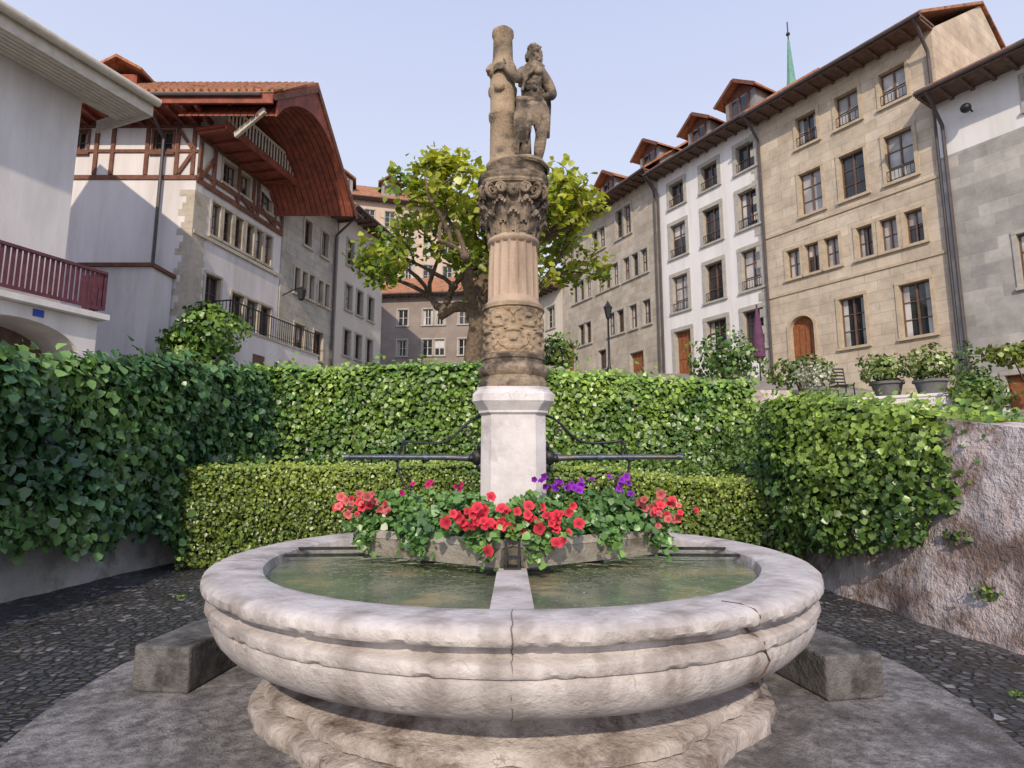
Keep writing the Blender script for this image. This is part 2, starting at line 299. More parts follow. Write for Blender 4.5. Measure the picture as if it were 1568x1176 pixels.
def dormer(g,F,s,z,w=1.5,h=1.5,d0=-.3,dep=3):
    B=g.part('dormer_walls',mSlate);R=g.part('dormer_roof',mTile);T=g.part('dormer_trim',mTimber)
    B.fbox(F,s-w/2,s+w/2,d0-dep,d0,z,z+h)
    g.part('dormer_glass',mGlass).fbox(F,s-w*.27,s+w*.27,d0+.003,d0+.02,z+.3,z+h-.1)
    T.fbox(F,s-w*.33,s-w*.27,d0+.003,d0+.06,z+.25,z+h);T.fbox(F,s+w*.27,s+w*.33,d0+.003,d0+.06,z+.25,z+h);T.fbox(F,s-.03,s+.03,d0+.021,d0+.06,z+.25,z+h)
    o=.32
    zt=z+h+w*.42; a=d0+.45; b=d0-dep
    for sg in(-1,1):
        R.hexa([F(s,a,zt),F(s+sg*(w/2+o),a,z+h-.12),F(s+sg*(w/2+o),b,z+h-.12),F(s,b,zt),F(s,a,zt+.1),F(s+sg*(w/2+o),a,z+h-.02),F(s+sg*(w/2+o),b,z+h-.02),F(s,b,zt+.1)])
        T.beam(F(s,a+.02,zt),F(s+sg*(w/2+o),a+.02,z+h-.14),.05,.16)
    g.part('dormer_gable',mTimber).poly([F(s-w/2,d0+.002,z+h),F(s+w/2,d0+.002,z+h),F(s,d0+.002,zt-.02)])
# ------------------------------------------------------------ RIGHT HOUSES
F=Frame((11.32,25.2),(15.08,19.2)); g=Grp('sandstone_town_house')
mBeige=ashlar('beige_ashlar',(.52,.45,.37),(.62,.55,.46),(.40,.34,.28),F.d,.9,.42)
w=[]
for c in(2.27,3.98,5.69): w.append(win(c,15.0,16.35,.9,nh=1,rail=1))
for c in(2.27,3.98,5.69): w.append(win(c,11.95,13.8,.95,rail=(c>5),curt=.6))
for c in(1.3,2.13,2.95,4.24,5.1,5.95): w.append(win(c,9.4,10.65,.58,curt=.9))
w+= [win(3.54,6.05,8.0,.95,curt=0),win(5.75,6.05,8.0,1.0,curt=0),win(1.46,4.4,7.7,1.05,'adoor',arch=.5)]
facade(g,F,2,17.1,w,mBeige,9,mTrimB,mFrameD,.22,.13)
eave(g,F,17.1,1.0,5,2.6); downpipe(g,F,6.95,17.1,3.5,1.0); downpipe(g,F,.05,17.1,4.5,1.0)
for z in(8.75,11.5): g.part('string_course',mTrimB).fbox(F,.0,7.05,.003,.05,z,z+.1)
g.finish()
F=Frame((8.1,30.85),(11.32,25.2)); g=Grp('white_town_house')
w=[]
for c in(1.37,3.6,5.75):
    w.append(win(c,15.2,16.5,1.0,nh=1,rail=1)); w.append(win(c,12.4,14.2,1.05,rail=1)); w.append(win(c,9.45,11.35,1.05,rail=1))
    if c>2: w.append(win(c,6.7,8.5,1.2,curt=0))
w.append(win(1.4,5.5,8.4,1.1,'door'))
facade(g,F,4,17.25,w,mWhiteR,9,mTrim,mFrameD,.25,.2,curt=.15)
eave(g,F,17.25,.9,5,3.6); downpipe(g,F,.1,17.2,5.5,.9)
Q=g.part('quoins',mTrim)
for i in range(32):
    l=.28 if i%2 else .45; z=5+i*.38; Q.fbox(F,F.L-l,F.L-.01,.004,.03,z,z+.37)
dormer(g,F,5.4,17.9,1.7,1.3); dormer(g,F,2.8,17.9,1.5,1.1)
g.finish()
F=Frame((3.55,39.9),(8.1,30.85)); g=Grp('grey_stone_town_house')
mG=ashlar('grey_ashlar',(.43,.39,.34),(.52,.48,.42),(.33,.30,.26),F.d,.9,.42)
w=[]
for c in(6.6,7.4): w.append(win(c,15.1,16.9,.65))
for c in(1.2,4.0,4.8): w.append(win(c,15.1,16.5,.65))
for c in(1.6,2.4,3.2,4.5,5.3,6.1,7.2,8.0,8.8): w.append(win(c,12.3,13.7,.58,curt=.05))
for c in(2.3,3.1,5.6,6.5,7.7,8.9): w.append(win(c,9.3,10.7,.66,curt=.05))
w+=[win(.9,7.2,9.7,.95,'adoor',arch=.4),win(4.6,7.4,8.6,.8),win(7.9,6.0,7.9,1.2,'door')]
facade(g,F,5,17.6,w,mG,9,mTrim,mFrameD,.22,.12)
eave(g,F,17.6,1.0,5,3.6); downpipe(g,F,9.9,17.6,6.5,1.0)
dormer(g,F,9.2,18.2,1.7,1.2); dormer(g,F,5.2,18.2,1.6,1.2)
g.finish()
F=Frame((1.0,44.5),(3.5,40.2)); g=Grp('pale_corner_house'); facade(g,F,6,14,[win(2.0,11.3,12.9,1),win(3.6,11.3,12.9,1),win(2.0,8.5,10,1),win(3.6,8.5,10,1)],mCream,8); eave(g,F,14,.8,4,3); g.finish()
F=Frame((14.9,19.25),(19.0,12.6)); g=Grp('grey_block_house')
mG2=ashlar('grey_block_ashlar',(.34,.335,.335),(.50,.49,.48),(.46,.44,.42),F.d,.8,.4)
facade(g,F,1.0,12.1,[win(2.4,7.0,8.7,1.1),win(5,7,8.7,1.1),win(5,10,11.4,1.0),win(1.9,1.2,4.3,1.5,'door'),win(4.4,1.2,4.3,1.5,'door')],mG2,8,mTrim,mFrameD)
lw=g.p.pop('walls'); lw.name='lower_walls'; g.p['lower_walls']=lw
facade(g,F,12.1,14.1,[win(2.9,12.6,13.7,.8,nh=1)],mWhiteR,8,mTrim,mFrameD)
eave(g,F,14.1,1.1,5,2.2); downpipe(g,F,.25,14.1,2,1.1)
lamp=g.part('wall_lamp',mIron,True); lamp.tube([F(1.1,0,13.3),F(1.1,.5,13.4)],.03); lamp.ball(F(1.1,.5,13.25),.16)
g.finish()
p=Grp('church_spire'); a=p.part('spire',mCopper); a.lathe([(2.4,30),(2.4,38),(.9,41),(.45,44),(.12,48.7),(0,48.8)],(31,60),8); p.part('finial',mIron,True).tube([(31,60,48.6),(31,60,51)],.07); p.part('finial',mIron).ball((31,60,49.5),.22); p.finish()
# ------------------------------------------------------------ CENTRE HOUSES
F=Frame((-11.4,43),(-2.2,42)); g=Grp('brown_town_house'); w=[]
for z in(9.5,11.8):
    for c in(1.2,3.3,5.2,6.1,7.9): w.append(win(c,z,z+1.2,.75))
facade(g,F,6,14,w,mBrownW,8,mTrim,mFrameW,.15,.1); eave(g,F,14,.6,4,2.2); g.finish()
F=Frame((-19,54),(-3.5,58)); g=Grp('pink_apartment_house'); w=[]
for z in(12,14.6,17.2,19.8,22.4,25):
    for i in range(8): w.append(win(1.2+i*1.95,z,z+1.6,.95))
facade(g,F,8,27.5,w,mPink,9,mTrim,mFrameW,.15,.1); eave(g,F,27.5,.8,5,3.2)
for i in range(3): dormer(g,F,2.5+i*4.5,28.4,1.7,1.3)
g.finish()
# ------------------------------------------------------------ LEFT HOUSES
F=Frame((-13.57,7),(-10.92,13.8)); g=Grp('white_balcony_house')
facade(g,F,5.2,10.7,[],mWhite,7)
up=g.p.pop('walls'); up.name='upper_walls'; g.p['upper_walls']=up
F2=Frame((-13.07,7),(-10.26,14.2))
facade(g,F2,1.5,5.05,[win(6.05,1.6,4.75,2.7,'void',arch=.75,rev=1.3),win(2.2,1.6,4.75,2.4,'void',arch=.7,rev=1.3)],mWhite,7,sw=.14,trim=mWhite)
D=g.part('entrance_door',mDoor); D.fbox(F2,4.8,5.7,-1.28,-1.2,1.6,4.1)
g.part('recess_window',mGlass).fbox(F2,6.0,7.0,-1.28,-1.24,3.0,4.0)
fr=g.part('recess_window_frame',mFrameW); fr.fbox(F2,5.94,7.06,-1.285,-1.26,2.94,4.06); fr.fbox(F2,6.48,6.52,-1.239,-1.22,3.0,4.0)
g.part('house_number_plate',mBlue).fbox(F2,6.3,6.52,.004,.02,4.84,5.0)
g.part('plate_edge',mFrameW).fbox(F2,6.28,6.54,.002,.0035,4.82,5.02)
B=g.part('balcony_slab',mWhite); B.fbox(F2,-2,F2.L+.12,-.6,.25,5.06,5.2)
R=g.part('balcony_rail',mPurple)
L=F2.L
for i in range(88):
    x=-2+i*.1115
    if x<L: R.fbox(F2,x,x+.075,.14,.16,5.3,6.2)
for i in range(7): R.fbox(F2,L-.03,L-.01,-.62+i*.11,-.545+i*.11,5.3,6.2)
R.fbox(F2,-2,L+.02,.12,.2,6.2,6.27);R.fbox(F2,-2,L,.161,.185,5.28,5.36);R.fbox(F2,L-.05,L+.02,-.65,.119,6.2,6.27)
E=g.part('eaves',mCreamWood)
E.fbox(F,-3,8.3,-.1,1.1,10.72,10.85)
for i in range(7): E.fbox(F,-3,8.3,.1+i*.145,.22+i*.145,10.69,10.718)
E.fbox(F,-3,8.35,1.1,1.16,10.6,10.95); E.fbox(F,8.3,8.36,-1,1.099,10.6,10.95)
g.part('gutter',mCreamWood,True).tube([F(-3,1.28,10.98),F(8.4,1.28,10.98)],.11,10)
g.part('roof',mTile).hexa([F(-3,1.2,11.0),F(8.4,1.2,11.0),F(8.4,-5,14.2),F(-3,-5,14.2),F(-3,1.2,11.1),F(8.4,1.2,11.1),F(8.4,-5,14.35),F(-3,-5,14.35)])
g.part('gable',mWhite).poly([F(F.L-.02,0,10.7),F(F.L-.02,-5,10.7),F(F.L-.02,-5,13.9)])
g.finish()
g=Grp('half_timbered_house')
FA=Frame((-17,20),(-11.4,20)); facade(g,FA,3,14.0,[win(4.3,12.75,13.6,.7,nh=1),win(1.2,12.75,13.6,.7,nh=1)],mWhite,4.9,mTimber,mFrameD,.12,.08,sides=False)
T=g.part('timber_frame',mTimber)
for z,h in((13.72,.18),(11.72,.16)): T.fbox(FA,0,5.62,.004,.05,z,z+h)
T.fbox(FA,0,5.6,.004,.05,12.75,12.87)
for x in(.1,1.9,2.5,3.75,4.85,5.45):
    T.fbox(FA,x-.07,x+.07,.006,.06,11.9,13.72)
T.beam(FA(4.95,.05,11.95),FA(5.4,.05,12.7),.05,.13); T.beam(FA(5.4,.055,12.9),FA(4.9,.055,13.6),.05,.12)
FB=Frame((-11.4,20),(-10.3,25.1)); w=[]
for c in(1.1,1.75,2.4,3.1,3.7,4.3): w.append(win(c,10.0,11.3,.45,nh=2,curt=.1))
w+=[win(1.2,6.5,8.5,.8,curt=0),win(2.6,6.9,8.2,.7),win(3.5,6.9,8.2,.7),win(4.4,6.9,8.2,.7)]
w+=[win(1.7,12.3,13.2,.8),win(2.6,12.3,13.2,.6),win(4.0,12.3,13.2,.8)]
facade(g,FB,3,14.0,w,mWhite,4.9,mQuoin,mFrameD,.2,.09,sides=False)
W=g.p['walls']; W.poly([FB(0,0,14.0),FB(4.7,0,14.0-1.2),FB(1.6,0,15.9)])
for z,h in((13.3,.16),(12.02,.16),(11.62,.2)): T.fbox(FB,-.05,5.2,.052,.09,z,z+h)
for x in(.08,.8,2.15,3.1,3.4,4.6,5.1): T.fbox(FB,x-.07,x+.07,.053,.1,11.8,13.3)
T.beam(FB(.15,.08,11.85),FB(.75,.08,12.9),.05,.14);T.beam(FB(3.0,.08,11.85),FB(2.3,.08,12.2),.05,.14);T.beam(FB(4.55,.08,11.85),FB(3.5,.08,12.3),.05,.12)
Q=g.part('quoins',mQuoin)
for i in range(22):
    l=[.42,.3,.55][i%3]; z=6.2+i*.245
    if z<11.3: Q.fbox(FA,5.6-l,5.6,.005,.009,z,z+.24); Q.fbox(FB,0,.62 if i%2 else .7,.005,.009,z,z+.24)
Q.fbox(FB,0,5.2,.042,.09,9.72,9.86)
ex=lambda Y: -12.2+.212*Y
R=g.part('roof',mTile)
def slope(part,Ya,za,Yb,zb,t0,t1,x0=-18):
    part.hexa([(x0,Ya,za+t0),(ex(Ya),Ya,za+t0),(ex(Yb),Yb,zb+t0),(x0,Yb,zb+t0),(x0,Ya,za+t1),(ex(Ya),Ya,za+t1),(ex(Yb),Yb,zb+t1),(x0,Yb,zb+t1)])
slope(R,18.7,14.15,21.4,16.3,.1,.22);slope(R,21.4,16.3,24.9,12.5,.1,.22)
for i in range(40): R.tube([(-18+i*.26,18.66,14.33),(-18+i*.26,21.4,16.52)],.045,5)
U=g.part('red_soffit',mRed); slope(U,18.75,14.15,21.4,16.3,-.02,.097); slope(U,21.4,16.3,24.85,12.5,-.02,.097)
U.box((-18,18.68,13.85),(ex(18.7),18.76,14.2)); U.box((-18,18.76,13.95),(-11.3,19.99,14.0))
for i in range(14): 
    x=-17.5+i*.5; U.box((x,18.8,13.78),(x+.1,19.98,13.948))
arc=[]; n=16
for i in range(n+1):
    t=i/n; Y=19.0+5.6*t; z=13.55+ (12.35-13.55)*t+ 2.15*max(0,math.sin(math.pi*min(1,t)))**.8*(1-.15*t); arc.append((Y,z))
rf=lambda Y: (14.15+(Y-18.7)*(16.3-14.15)/2.7) if Y<21.4 else 16.3-(Y-21.4)*(3.8/3.5)
arc=[(Y,min(z,rf(Y)-.12)) for Y,z in arc]
V=g.part('gable_arch_boards',mRed)
for i in range(n):
    (Ya,za),(Yb,zb)=arc[i],arc[i+1]
    xa,xb=ex(Ya)-.02,ex(Yb)-.02
    V.hexa([(xa,Ya,za),(xb,Yb,zb),(xb,Yb,rf(Yb)-.03),(xa,Ya,rf(Ya)-.03),(xa-.06,Ya,za),(xb-.06,Yb,zb),(xb-.06,Yb,rf(Yb)-.03),(xa-.06,Ya,rf(Ya)-.03)])
    for k in range(14):
        w0=k/14; w1=(k+.86)/14; wx=lambda Y,q: ex(Y)-.09+( -15.6+.212*Y-ex(Y))*q
        V.hexa([(wx(Ya,w0),Ya,za+.02),(wx(Yb,w0),Yb,zb+.02),(wx(Yb,w1),Yb,zb+.02),(wx(Ya,w1),Ya,za+.02),(wx(Ya,w0),Ya,za+.06),(wx(Yb,w0),Yb,zb+.06),(wx(Yb,w1),Yb,zb+.06),(wx(Ya,w1),Ya,za+.06)])
VB=g.part('verge_boards',mTimber)
VB.beam((ex(18.7)+.03,18.7,14.05),(ex(21.4)+.03,21.4,16.2),.05,.16);VB.beam((ex(21.4)+.03,21.4,16.2),(ex(24.9)+.03,24.9,12.4),.05,.16)
g.part('gable_bracket',mCreamWood).beam((-8.6,18.95,13.75),(-9.9,19.6,13.2),.1,.22)
LG=g.part('loggia_floor',mRed); LG.fbox(FB,-.3,5.3,.1,1.3,13.46,13.56); LG.fbox(FB,-.3,5.3,1.3,1.36,13.36,13.66)
for i in range(8): LG.fbox(FB,-.2+i*.75,-.08+i*.75,.1,1.29,13.36,13.458)
LB=g.part('loggia_balusters',mCreamWood); LB.fbox(FB,-.2,5.2,1.25,1.33,14.35,14.42)
for i in range(28): LB.fbox(FB,-.15+i*.19,-.07+i*.19,1.27,1.3,13.66,14.35)
g.part('gutter',mPipe,True).tube([(-18,18.6,14.12),(-8.6,18.6,14.12)],.07)
g.part('downpipe',mPipe,True).tube([(-12.6,18.65,14.05),(-12.6,19.3,13.6),(-12.6,19.85,13.2),(-12.65,19.88,4)],.06)
g.part('dormer_walls',mRed).box((-15.5,20.6,15.3),(-14.3,22.4,16.3)); DR=g.part('dormer_roof',mTile)
DR.hexa([(-15.9,20.2,16.2),(-14.9,20.2,16.75),(-14.9,22.6,16.75),(-15.9,22.6,16.2),(-15.9,20.2,16.3),(-14.9,20.2,16.87),(-14.9,22.6,16.87),(-15.9,22.6,16.3)])
DR.hexa([(-14.9,20.2,16.75),(-13.9,20.2,16.2),(-13.9,22.6,16.2),(-14.9,22.6,16.75),(-14.9,20.2,16.87),(-13.9,20.2,16.3),(-13.9,22.6,16.3),(-14.9,22.6,16.87)])
TW=g.part('terrace_wall',mWhite); TW.fbox(FB,.4,6.2,.01,1.5,3,6.3); TW2=g.part('terrace_coping',mTrim); TW2.fbox(FB,.36,6.24,.0,1.54,6.3,6.38)
g.part('terrace_niche_shade',mSoffit).fbox(FB,1.7,2.4,1.501,1.51,4.6,5.6)  # flat dark panel on the wall, a niche's shade put into its colour
RL=g.part('terrace_railing',mIron)
for a in range(41):
    x=.4+a*.14; RL.fbox(FB,x-.01,x+.01,1.44,1.46,6.38,7.25)
for a in range(11): RL.fbox(FB,.4,.42,a*.14,a*.14+.02,6.38,7.25)
RL.fbox(FB,.38,6.1,1.43,1.47,7.25,7.29); RL.fbox(FB,.38,.43,0.05,1.43,7.25,7.29); RL.fbox(FB,.42,6.1,1.44,1.46,6.5,6.52)
g.finish()
g=Grp('garden_annex_wall'); g.part('wall',mWhite).box((-14.2,18.7,3),(-11.9,19.9,8.0)); g.part('coping',mTimber).box((-14.3,18.6,8.0),(-11.8,19.95,8.12)); g.finish()
F=Frame((-10.25,25.15),(-9.2,29.6)); g=Grp('grey_gabled_house'); mG3=ashlar('warm_ashlar',(.42,.40,.36),(.52,.50,.46),(.32,.30,.27),F.d,.8,.38); w=[]
for c in(1.9,3.4): w.append(win(c,11.9,13.2,.6))
for c in(1.2,1.8,2.4,3.2,3.8): w.append(win(c,9.4,10.6,.4))
for c in(1.6,3.2): w.append(win(c,6.6,8.0,.8))
facade(g,F,4,14.3,w,mG3,7,mQuoin,mFrameD,.2,.1); eave(g,F,14.3,1.3,4,2.6); downpipe(g,F,4.3,14.3,5,1.3)
l=g.part('wall_lantern',mIron); l.tube([F(.2,0,9.0),F(.2,.5,9.2),F(.2,.9,9.3)],.025); l.lathe([(.02,9.32),(.1,9.3),(.2,9.15),(.14,8.75),(.05,8.7),(0,8.7)],F(.2,.95,0)[:2],6)
g.finish()
F=Frame((-9.15,29.7),(-7.9,34.6)); g=Grp('far_white_house'); w=[]
for z in(7.3,9.8,12.3):
    for c in(1.2,2.4,3.7): w.append(win(c,z,z+1.4,.65))
facade(g,F,4,15,w,mCream,7,mTrim,mFrameD,.2,.1); eave(g,F,15,1,4,3); g.finish()
# ------------------------------------------------------------ GROUND
g0=single('ground',mCobble); g0.poly([(-400,-400,0),(400,-400,0),(400,400,0),(-400,400,0)]); g0.make()
def H(X,Y):
    z=np.interp(Y,[-20,5,11.5,15,20,24,30,38,60,150],[1.5,1.7,2.5,3.1,4.3,5.1,6.2,7.6,12,20])
    if X>11: z-=min(2.5,(X-11)*.45)
    if X>4 and Y<8: z-=.3
    return float(z)
tp=single('terrace_ground',mDirt,True)
xs=[-120,-60,-40,-30,-24,-20,-17,-14,-12,-10,-8,-7,-6,-4,-2,0,2,4,5.1,6,7,8,9,10,11,12,13,14,16,18,21,25,32,45,70,120]; ys=[-30,-15,-5,0,3,5,7,8,10,11.9,13,15,17,20,22,24,26,28,30,34,38,44,52,60,90,150]
idx={}
for i,x in enumerate(xs):
    for j,y in enumerate(ys): idx[i,j]=len(tp.v); tp.v.append((x,y,H(x,y)))
for i in range(len(xs)-1):
    for j in range(len(ys)-1):
        if xs[i]>=-6 and xs[i+1]<=5.1 and ys[j+1]<=11.9: continue
        tp.f.append((idx[i,j],idx[i+1,j],idx[i+1,j+1],idx[i,j+1]))
tp.make()
C=(0,4.4)
pl=single('fountain_stone_plate',mPlate)
ns=7
for k in range(ns):
    a0=2*math.pi*k/ns+.55+.004; a1=2*math.pi*(k+1)/ns+.55-.004
    for q in range(10):
        b0=a0+(a1-a0)*q/10;b1=a0+(a1-a0)*(q+1)/10
        P=lambda r,a,z:(C[0]+r*(1+.006*math.sin(9*a)+.004*math.sin(23*a))*math.cos(a),C[1]+r*(1+.006*math.sin(9*a)+.004*math.sin(23*a))*math.sin(a),z)
        r0,r1=.8,2.9
        pl.hexa([P(r0,b0,-.05),P(r1,b0,-.05),P(r1,b1,-.05),P(r0,b1,-.05),P(r0,b0,.03),P(r1,b0,.03),P(r1,b1,.03),P(r0,b1,.03)])
pl.make()
def block(name,c,sz,rot):
    b=single(name,mBlock); b.box((-sz[0]/2,-sz[1]/2,0),(sz[0]/2,sz[1]/2,sz[2])); o=b.make(); o.location=(c[0],c[1],.031); o.rotation_euler=(0,0,rot)
    m=o.modifiers.new('b','BEVEL'); m.width=.016; m.segments=2
block('stone_step_block',(-2.24,4.62),(.40,1.1,.29),-.12); block('stone_step_block',(2.08,4.50),(.42,1.1,.27),.2)
# ------------------------------------------------------------ FOUNTAIN
g=Grp('stone_fountain')
def rough(amp,seed,chip=0):
    ph=[random.random()*6 for _ in range(8)]
    def f(r,z,a):
        q=1+amp*(math.sin(5*a+ph[0]+9*z)+math.sin(11*a+ph[1]-14*z)*.6+math.sin(23*a+ph[2]+25*z)*.35+math.sin(41*a+ph[3])*.2+math.sin(97*a+ph[4]+60*z)*.25)
        if chip and (.79<z<.815 or .84<z<.872 or .66<z<.675) and r>1.9: q-=chip*max(0,math.sin(37*a+ph[5]+z*40)*math.sin(61*a+ph[6])+.3*math.sin(143*a)-.45)
        return r*q
    return f
b=g.part('basin',mMarble,True)
prof=[(1.64,.42),(1.66,.82),(1.675,.86),(1.70,.872),(1.80,.880),(1.90,.880),(1.955,.878),(1.99,.868),(2.008,.850),(2.010,.818),(1.998,.798),(1.965,.788),(1.932,.780),(1.912,.765),(1.912,.748),(1.93,.736),(1.958,.73),(1.972,.718),(1.975,.688),(1.968,.672),(1.950,.665),(1.955,.648),(1.945,.60),(1.92,.55),(1.875,.50),(1.80,.455),(1.70,.42),(1.60,.40),(1.56,.395),(1.55,.38),(1.50,.37),(1.46,.33)]
b.lathe(prof,C,512,rough(.0022,1,.010))
b.lathe([(1.66,.45),(.2,.45)],C,96)
bs=g.part('base',mMarbleB,True)
def lob(r,z,a):
    k=.5+.5*math.cos(8*(a+math.pi/8)); q=1+.05*(k**.5)*(1 if z<.3 else .4)
    return q*r*(1+.003*math.sin(31*a+20*z)+.004*math.sin(17*a-31*z)+.003*math.sin(53*a)+.002*math.sin(111*a+70*z))
bs.lathe([(1.42,.37),(1.39,.34),(1.36,.30),(1.37,.255),(1.41,.23),(1.49,.222),(1.53,.21),(1.55,.19),(1.55,.16),(1.52,.145),(1.51,.135),(1.57,.125),(1.61,.11),(1.62,.09),(1.62,.03),(1.62,-.02)],C,256,lob)
jn=g.part('basin_joints',M('joint_mortar',(.14,.12,.11),(.24,.2,.18),10,.95,.3))
for ang in(-math.pi/2+.0,-math.pi/2-1.35,math.pi/2,.35,math.pi-.35):
    pp=[(r,z) for r,z in prof if r>1.6]
    jn.tube([(C[0]+(r*1.0003)*math.cos(ang+.002*math.sin(i*2.1)),C[1]+(r*1.0003)*math.sin(ang+.002*math.sin(i*2.1)),z-.001) for i,(r,z) in enumerate(pp[2:])],.0035,5,False)
ck=g.part('crack',mSoffit); a=-math.pi/2+.60
cpts=[(1.85,.8815,-.05),(1.93,.880,-.035),(1.995,.867,-.03),(2.01,.84,-.022),(2.0,.80,-.02),(1.932,.78,-.018),(1.915,.755,-.005),(1.95,.732,.005),(1.976,.71,.012),(1.970,.675,.02),(1.955,.65,.035),(1.948,.61,.055),(1.925,.555,.05),(1.88,.502,.042)]
ck.tube([(C[0]+r*math.cos(a+o),C[1]+r*math.sin(a+o),z) for r,z,o in cpts],[.003,.004,.005,.005,.004,.006,.007,.006,.006,.005,.006,.006,.005,.003],5,False)
mW,n,bb=nt('pond_water'); N=n.nodes;Lk=n.links
tc=N.new('ShaderNodeTexCoord'); a=N.new('ShaderNodeTexNoise'); a.inputs['Scale'].default_value=2.6; a.inputs['Detail'].default_value=4; Lk.new(tc.outputs['Object'],a.inputs['Vector'])
r=N.new('ShaderNodeValToRGB'); r.color_ramp.elements[0].position=.35;r.color_ramp.elements[1].position=.68; r.color_ramp.elements[0].color=(.11,.14,.10,1); r.color_ramp.elements[1].color=(.32,.28,.17,1); x=r.color_ramp.elements.new(.52); x.color=(.17,.20,.14,1); Lk.new(a.outputs['Fac'],r.inputs[0]); Lk.new(r.outputs[0],bb.inputs['Base Color'])
bb.inputs['Roughness'].default_value=.04; bb.inputs['IOR'].default_value=1.33; bb.inputs['Specular IOR Level'].default_value=.6
q=N.new('ShaderNodeTexNoise'); q.inputs['Scale'].default_value=9; q.inputs['Detail'].default_value=3; Lk.new(tc.outputs['Object'],q.inputs['Vector']); bp=N.new('ShaderNodeBump'); bp.inputs['Strength'].default_value=.5; bp.inputs['Distance'].default_value=.025; Lk.new(q.outputs['Fac'],bp.inputs['Height']); Lk.new(bp.outputs[0],bb.inputs['Normal'])
wa=g.part('water',mW,True); wa.lathe([(1.665,.80),(1.0,.80),(.3,.80)],C,96)
br=g.part('centre_stone_bar',mMarble)
br.hexa([(-.10,2.6,.6),(.10,2.6,.6),(.09,3.75,.6),(-.09,3.75,.6),(-.10,2.6,.870),(.10,2.6,.870),(.09,3.75,.872),(-.09,3.75,.872)])
br.box((-.1,4.9,.6),(.1,6.1,.868))
ir=g.part('iron_bars',mIron)
for sx in(-1,1):
    ir.beam((sx*.35,4.9,.845),(sx*1.66,4.7,.86),.03,.02)
    ir.beam((sx*.26,4.5,.85),(sx*1.66,4.42,.85),.03,.02)
    ir.beam((sx*.2,4.3,.85),(sx*.62,4.12,.85),.03,.02)
pd=g.part('pedestal',mPed)
def octp(hw,z,ch=.07):
    return [(-hw,-hw+ch),(-hw+ch,-hw),(hw-ch,-hw),(hw,-hw+ch),(hw,hw-ch),(hw-ch,hw),(-hw+ch,hw),(-hw,hw-ch)]
def stack(part,lst,ch=.07):
    k=len(part.v)
    for hw,z in lst:
        for x,y in octp(hw,z,ch): part.v.append((C[0]+.01+x,C[1]+y,z))
    for i in range(len(lst)-1):
        for j in range(8): part.f.append((k+i*8+j,k+i*8+(j+1)%8,k+(i+1)*8+(j+1)%8,k+(i+1)*8+j))
    part.f.append(tuple(k+(len(lst)-1)*8+j for j in range(8)))
stack(pd,[(.26,.5),(.26,1.0),(.245,1.03),(.235,1.06),(.232,1.86),(.25,1.875),(.25,1.89),(.262,1.91),(.285,1.945),(.292,1.955),(.292,2.005),(.28,2.02),(.262,2.04),(.262,2.06)],.075)
c2=(.01,4.4)
sd=g.part('column_base',mSandD,True)
sd.lathe([(.25,2.06),(.262,2.075),(.262,2.11),(.245,2.13),(.24,2.15),(.262,2.17),(.27,2.19),(.268,2.215),(.25,2.235),(.235,2.25),(.235,2.27),(.245,2.28),(.245,2.3),(.232,2.31)],c2,96,rough(.003,2))
def relief(r,z,a):
    z0=2.32;z1=2.66; vv=(z-z0)/(z1-z0)
    if vv<0 or vv>1: return r
    u=a*6/math.pi; row=vv*2; fu=(u+ (1 if row>1 else 0))%2-1; fv=(row%1)*2-1
    rr=math.hypot(fu,fv*.9); th=math.atan2(fv,fu if (int(u)%2) else -fu)
    sp=math.cos(rr*8-th) if rr<.95 else math.cos(th*9)
    lf=math.cos(7*th+rr*3)*.5*(1 if rr>.5 else .2)
    e=min(1,min(vv,1-vv)*12)
    h=max(-.55,min(.8,(sp+lf)*1.3))
    return r+e*.012*h
dr=g.part('carved_drum',mSand,True)
dr.lathe([(.232,2.31),(.238,2.32)]+[(.226,2.325+.335*i/84) for i in range(85)]+[(.24,2.665),(.24,2.69),(.215,2.705)],c2,400,relief)
def flute(r,z,a):
    return r-.016*(abs(math.sin(9*a))**.6) if 2.76<z<3.18 else r
fs=g.part('fluted_shaft',mShaft,True)
fs.lathe([(.215,2.70),(.212,2.72),(.2,2.735),(.195,2.755),(.195,2.765),(.194,2.9),(.190,3.05),(.186,3.175),(.186,3.185),(.2,3.2),(.203,3.215),(.195,3.23),(.18,3.245)],c2,288,flute)
cp=g.part('capital',mSandD,True)
def bell(r,z,a): return r*(1+.03*abs(math.sin(4*a))+.02*math.sin(24*a)*(1 if z<3.45 else 0))
cp.lathe([(.178,3.24),(.185,3.3),(.19,3.38),(.215,3.43),(.225,3.46),(.20,3.475),(.205,3.52),(.235,3.58),(.25,3.61)],c2,120,bell)
for tier,(z0,h,n,r0) in enumerate(((3.25,.15,8,.185),(3.33,.16,8,.2))):
    for k in range(n):
        a=2*math.pi*(k+.5*tier)/n
        ctr=[(r0,z0),(r0+.012,z0+h*.5),(r0+.03,z0+h*.85),(r0+.065,z0+h),(r0+.075,z0+h*.86)]
        for off,w in((-.2,.014),(-.1,.018),(0,.024),(.1,.018),(.2,.014)):
            cp.tube([(c2[0]+r*math.cos(a+off*(1-.3*i/4)),c2[1]+r*math.sin(a+off*(1-.3*i/4)),z-abs(off)*.16) for i,(r,z) in enumerate(ctr)],[w*.7,w,w,w*.9,w*.4],7)
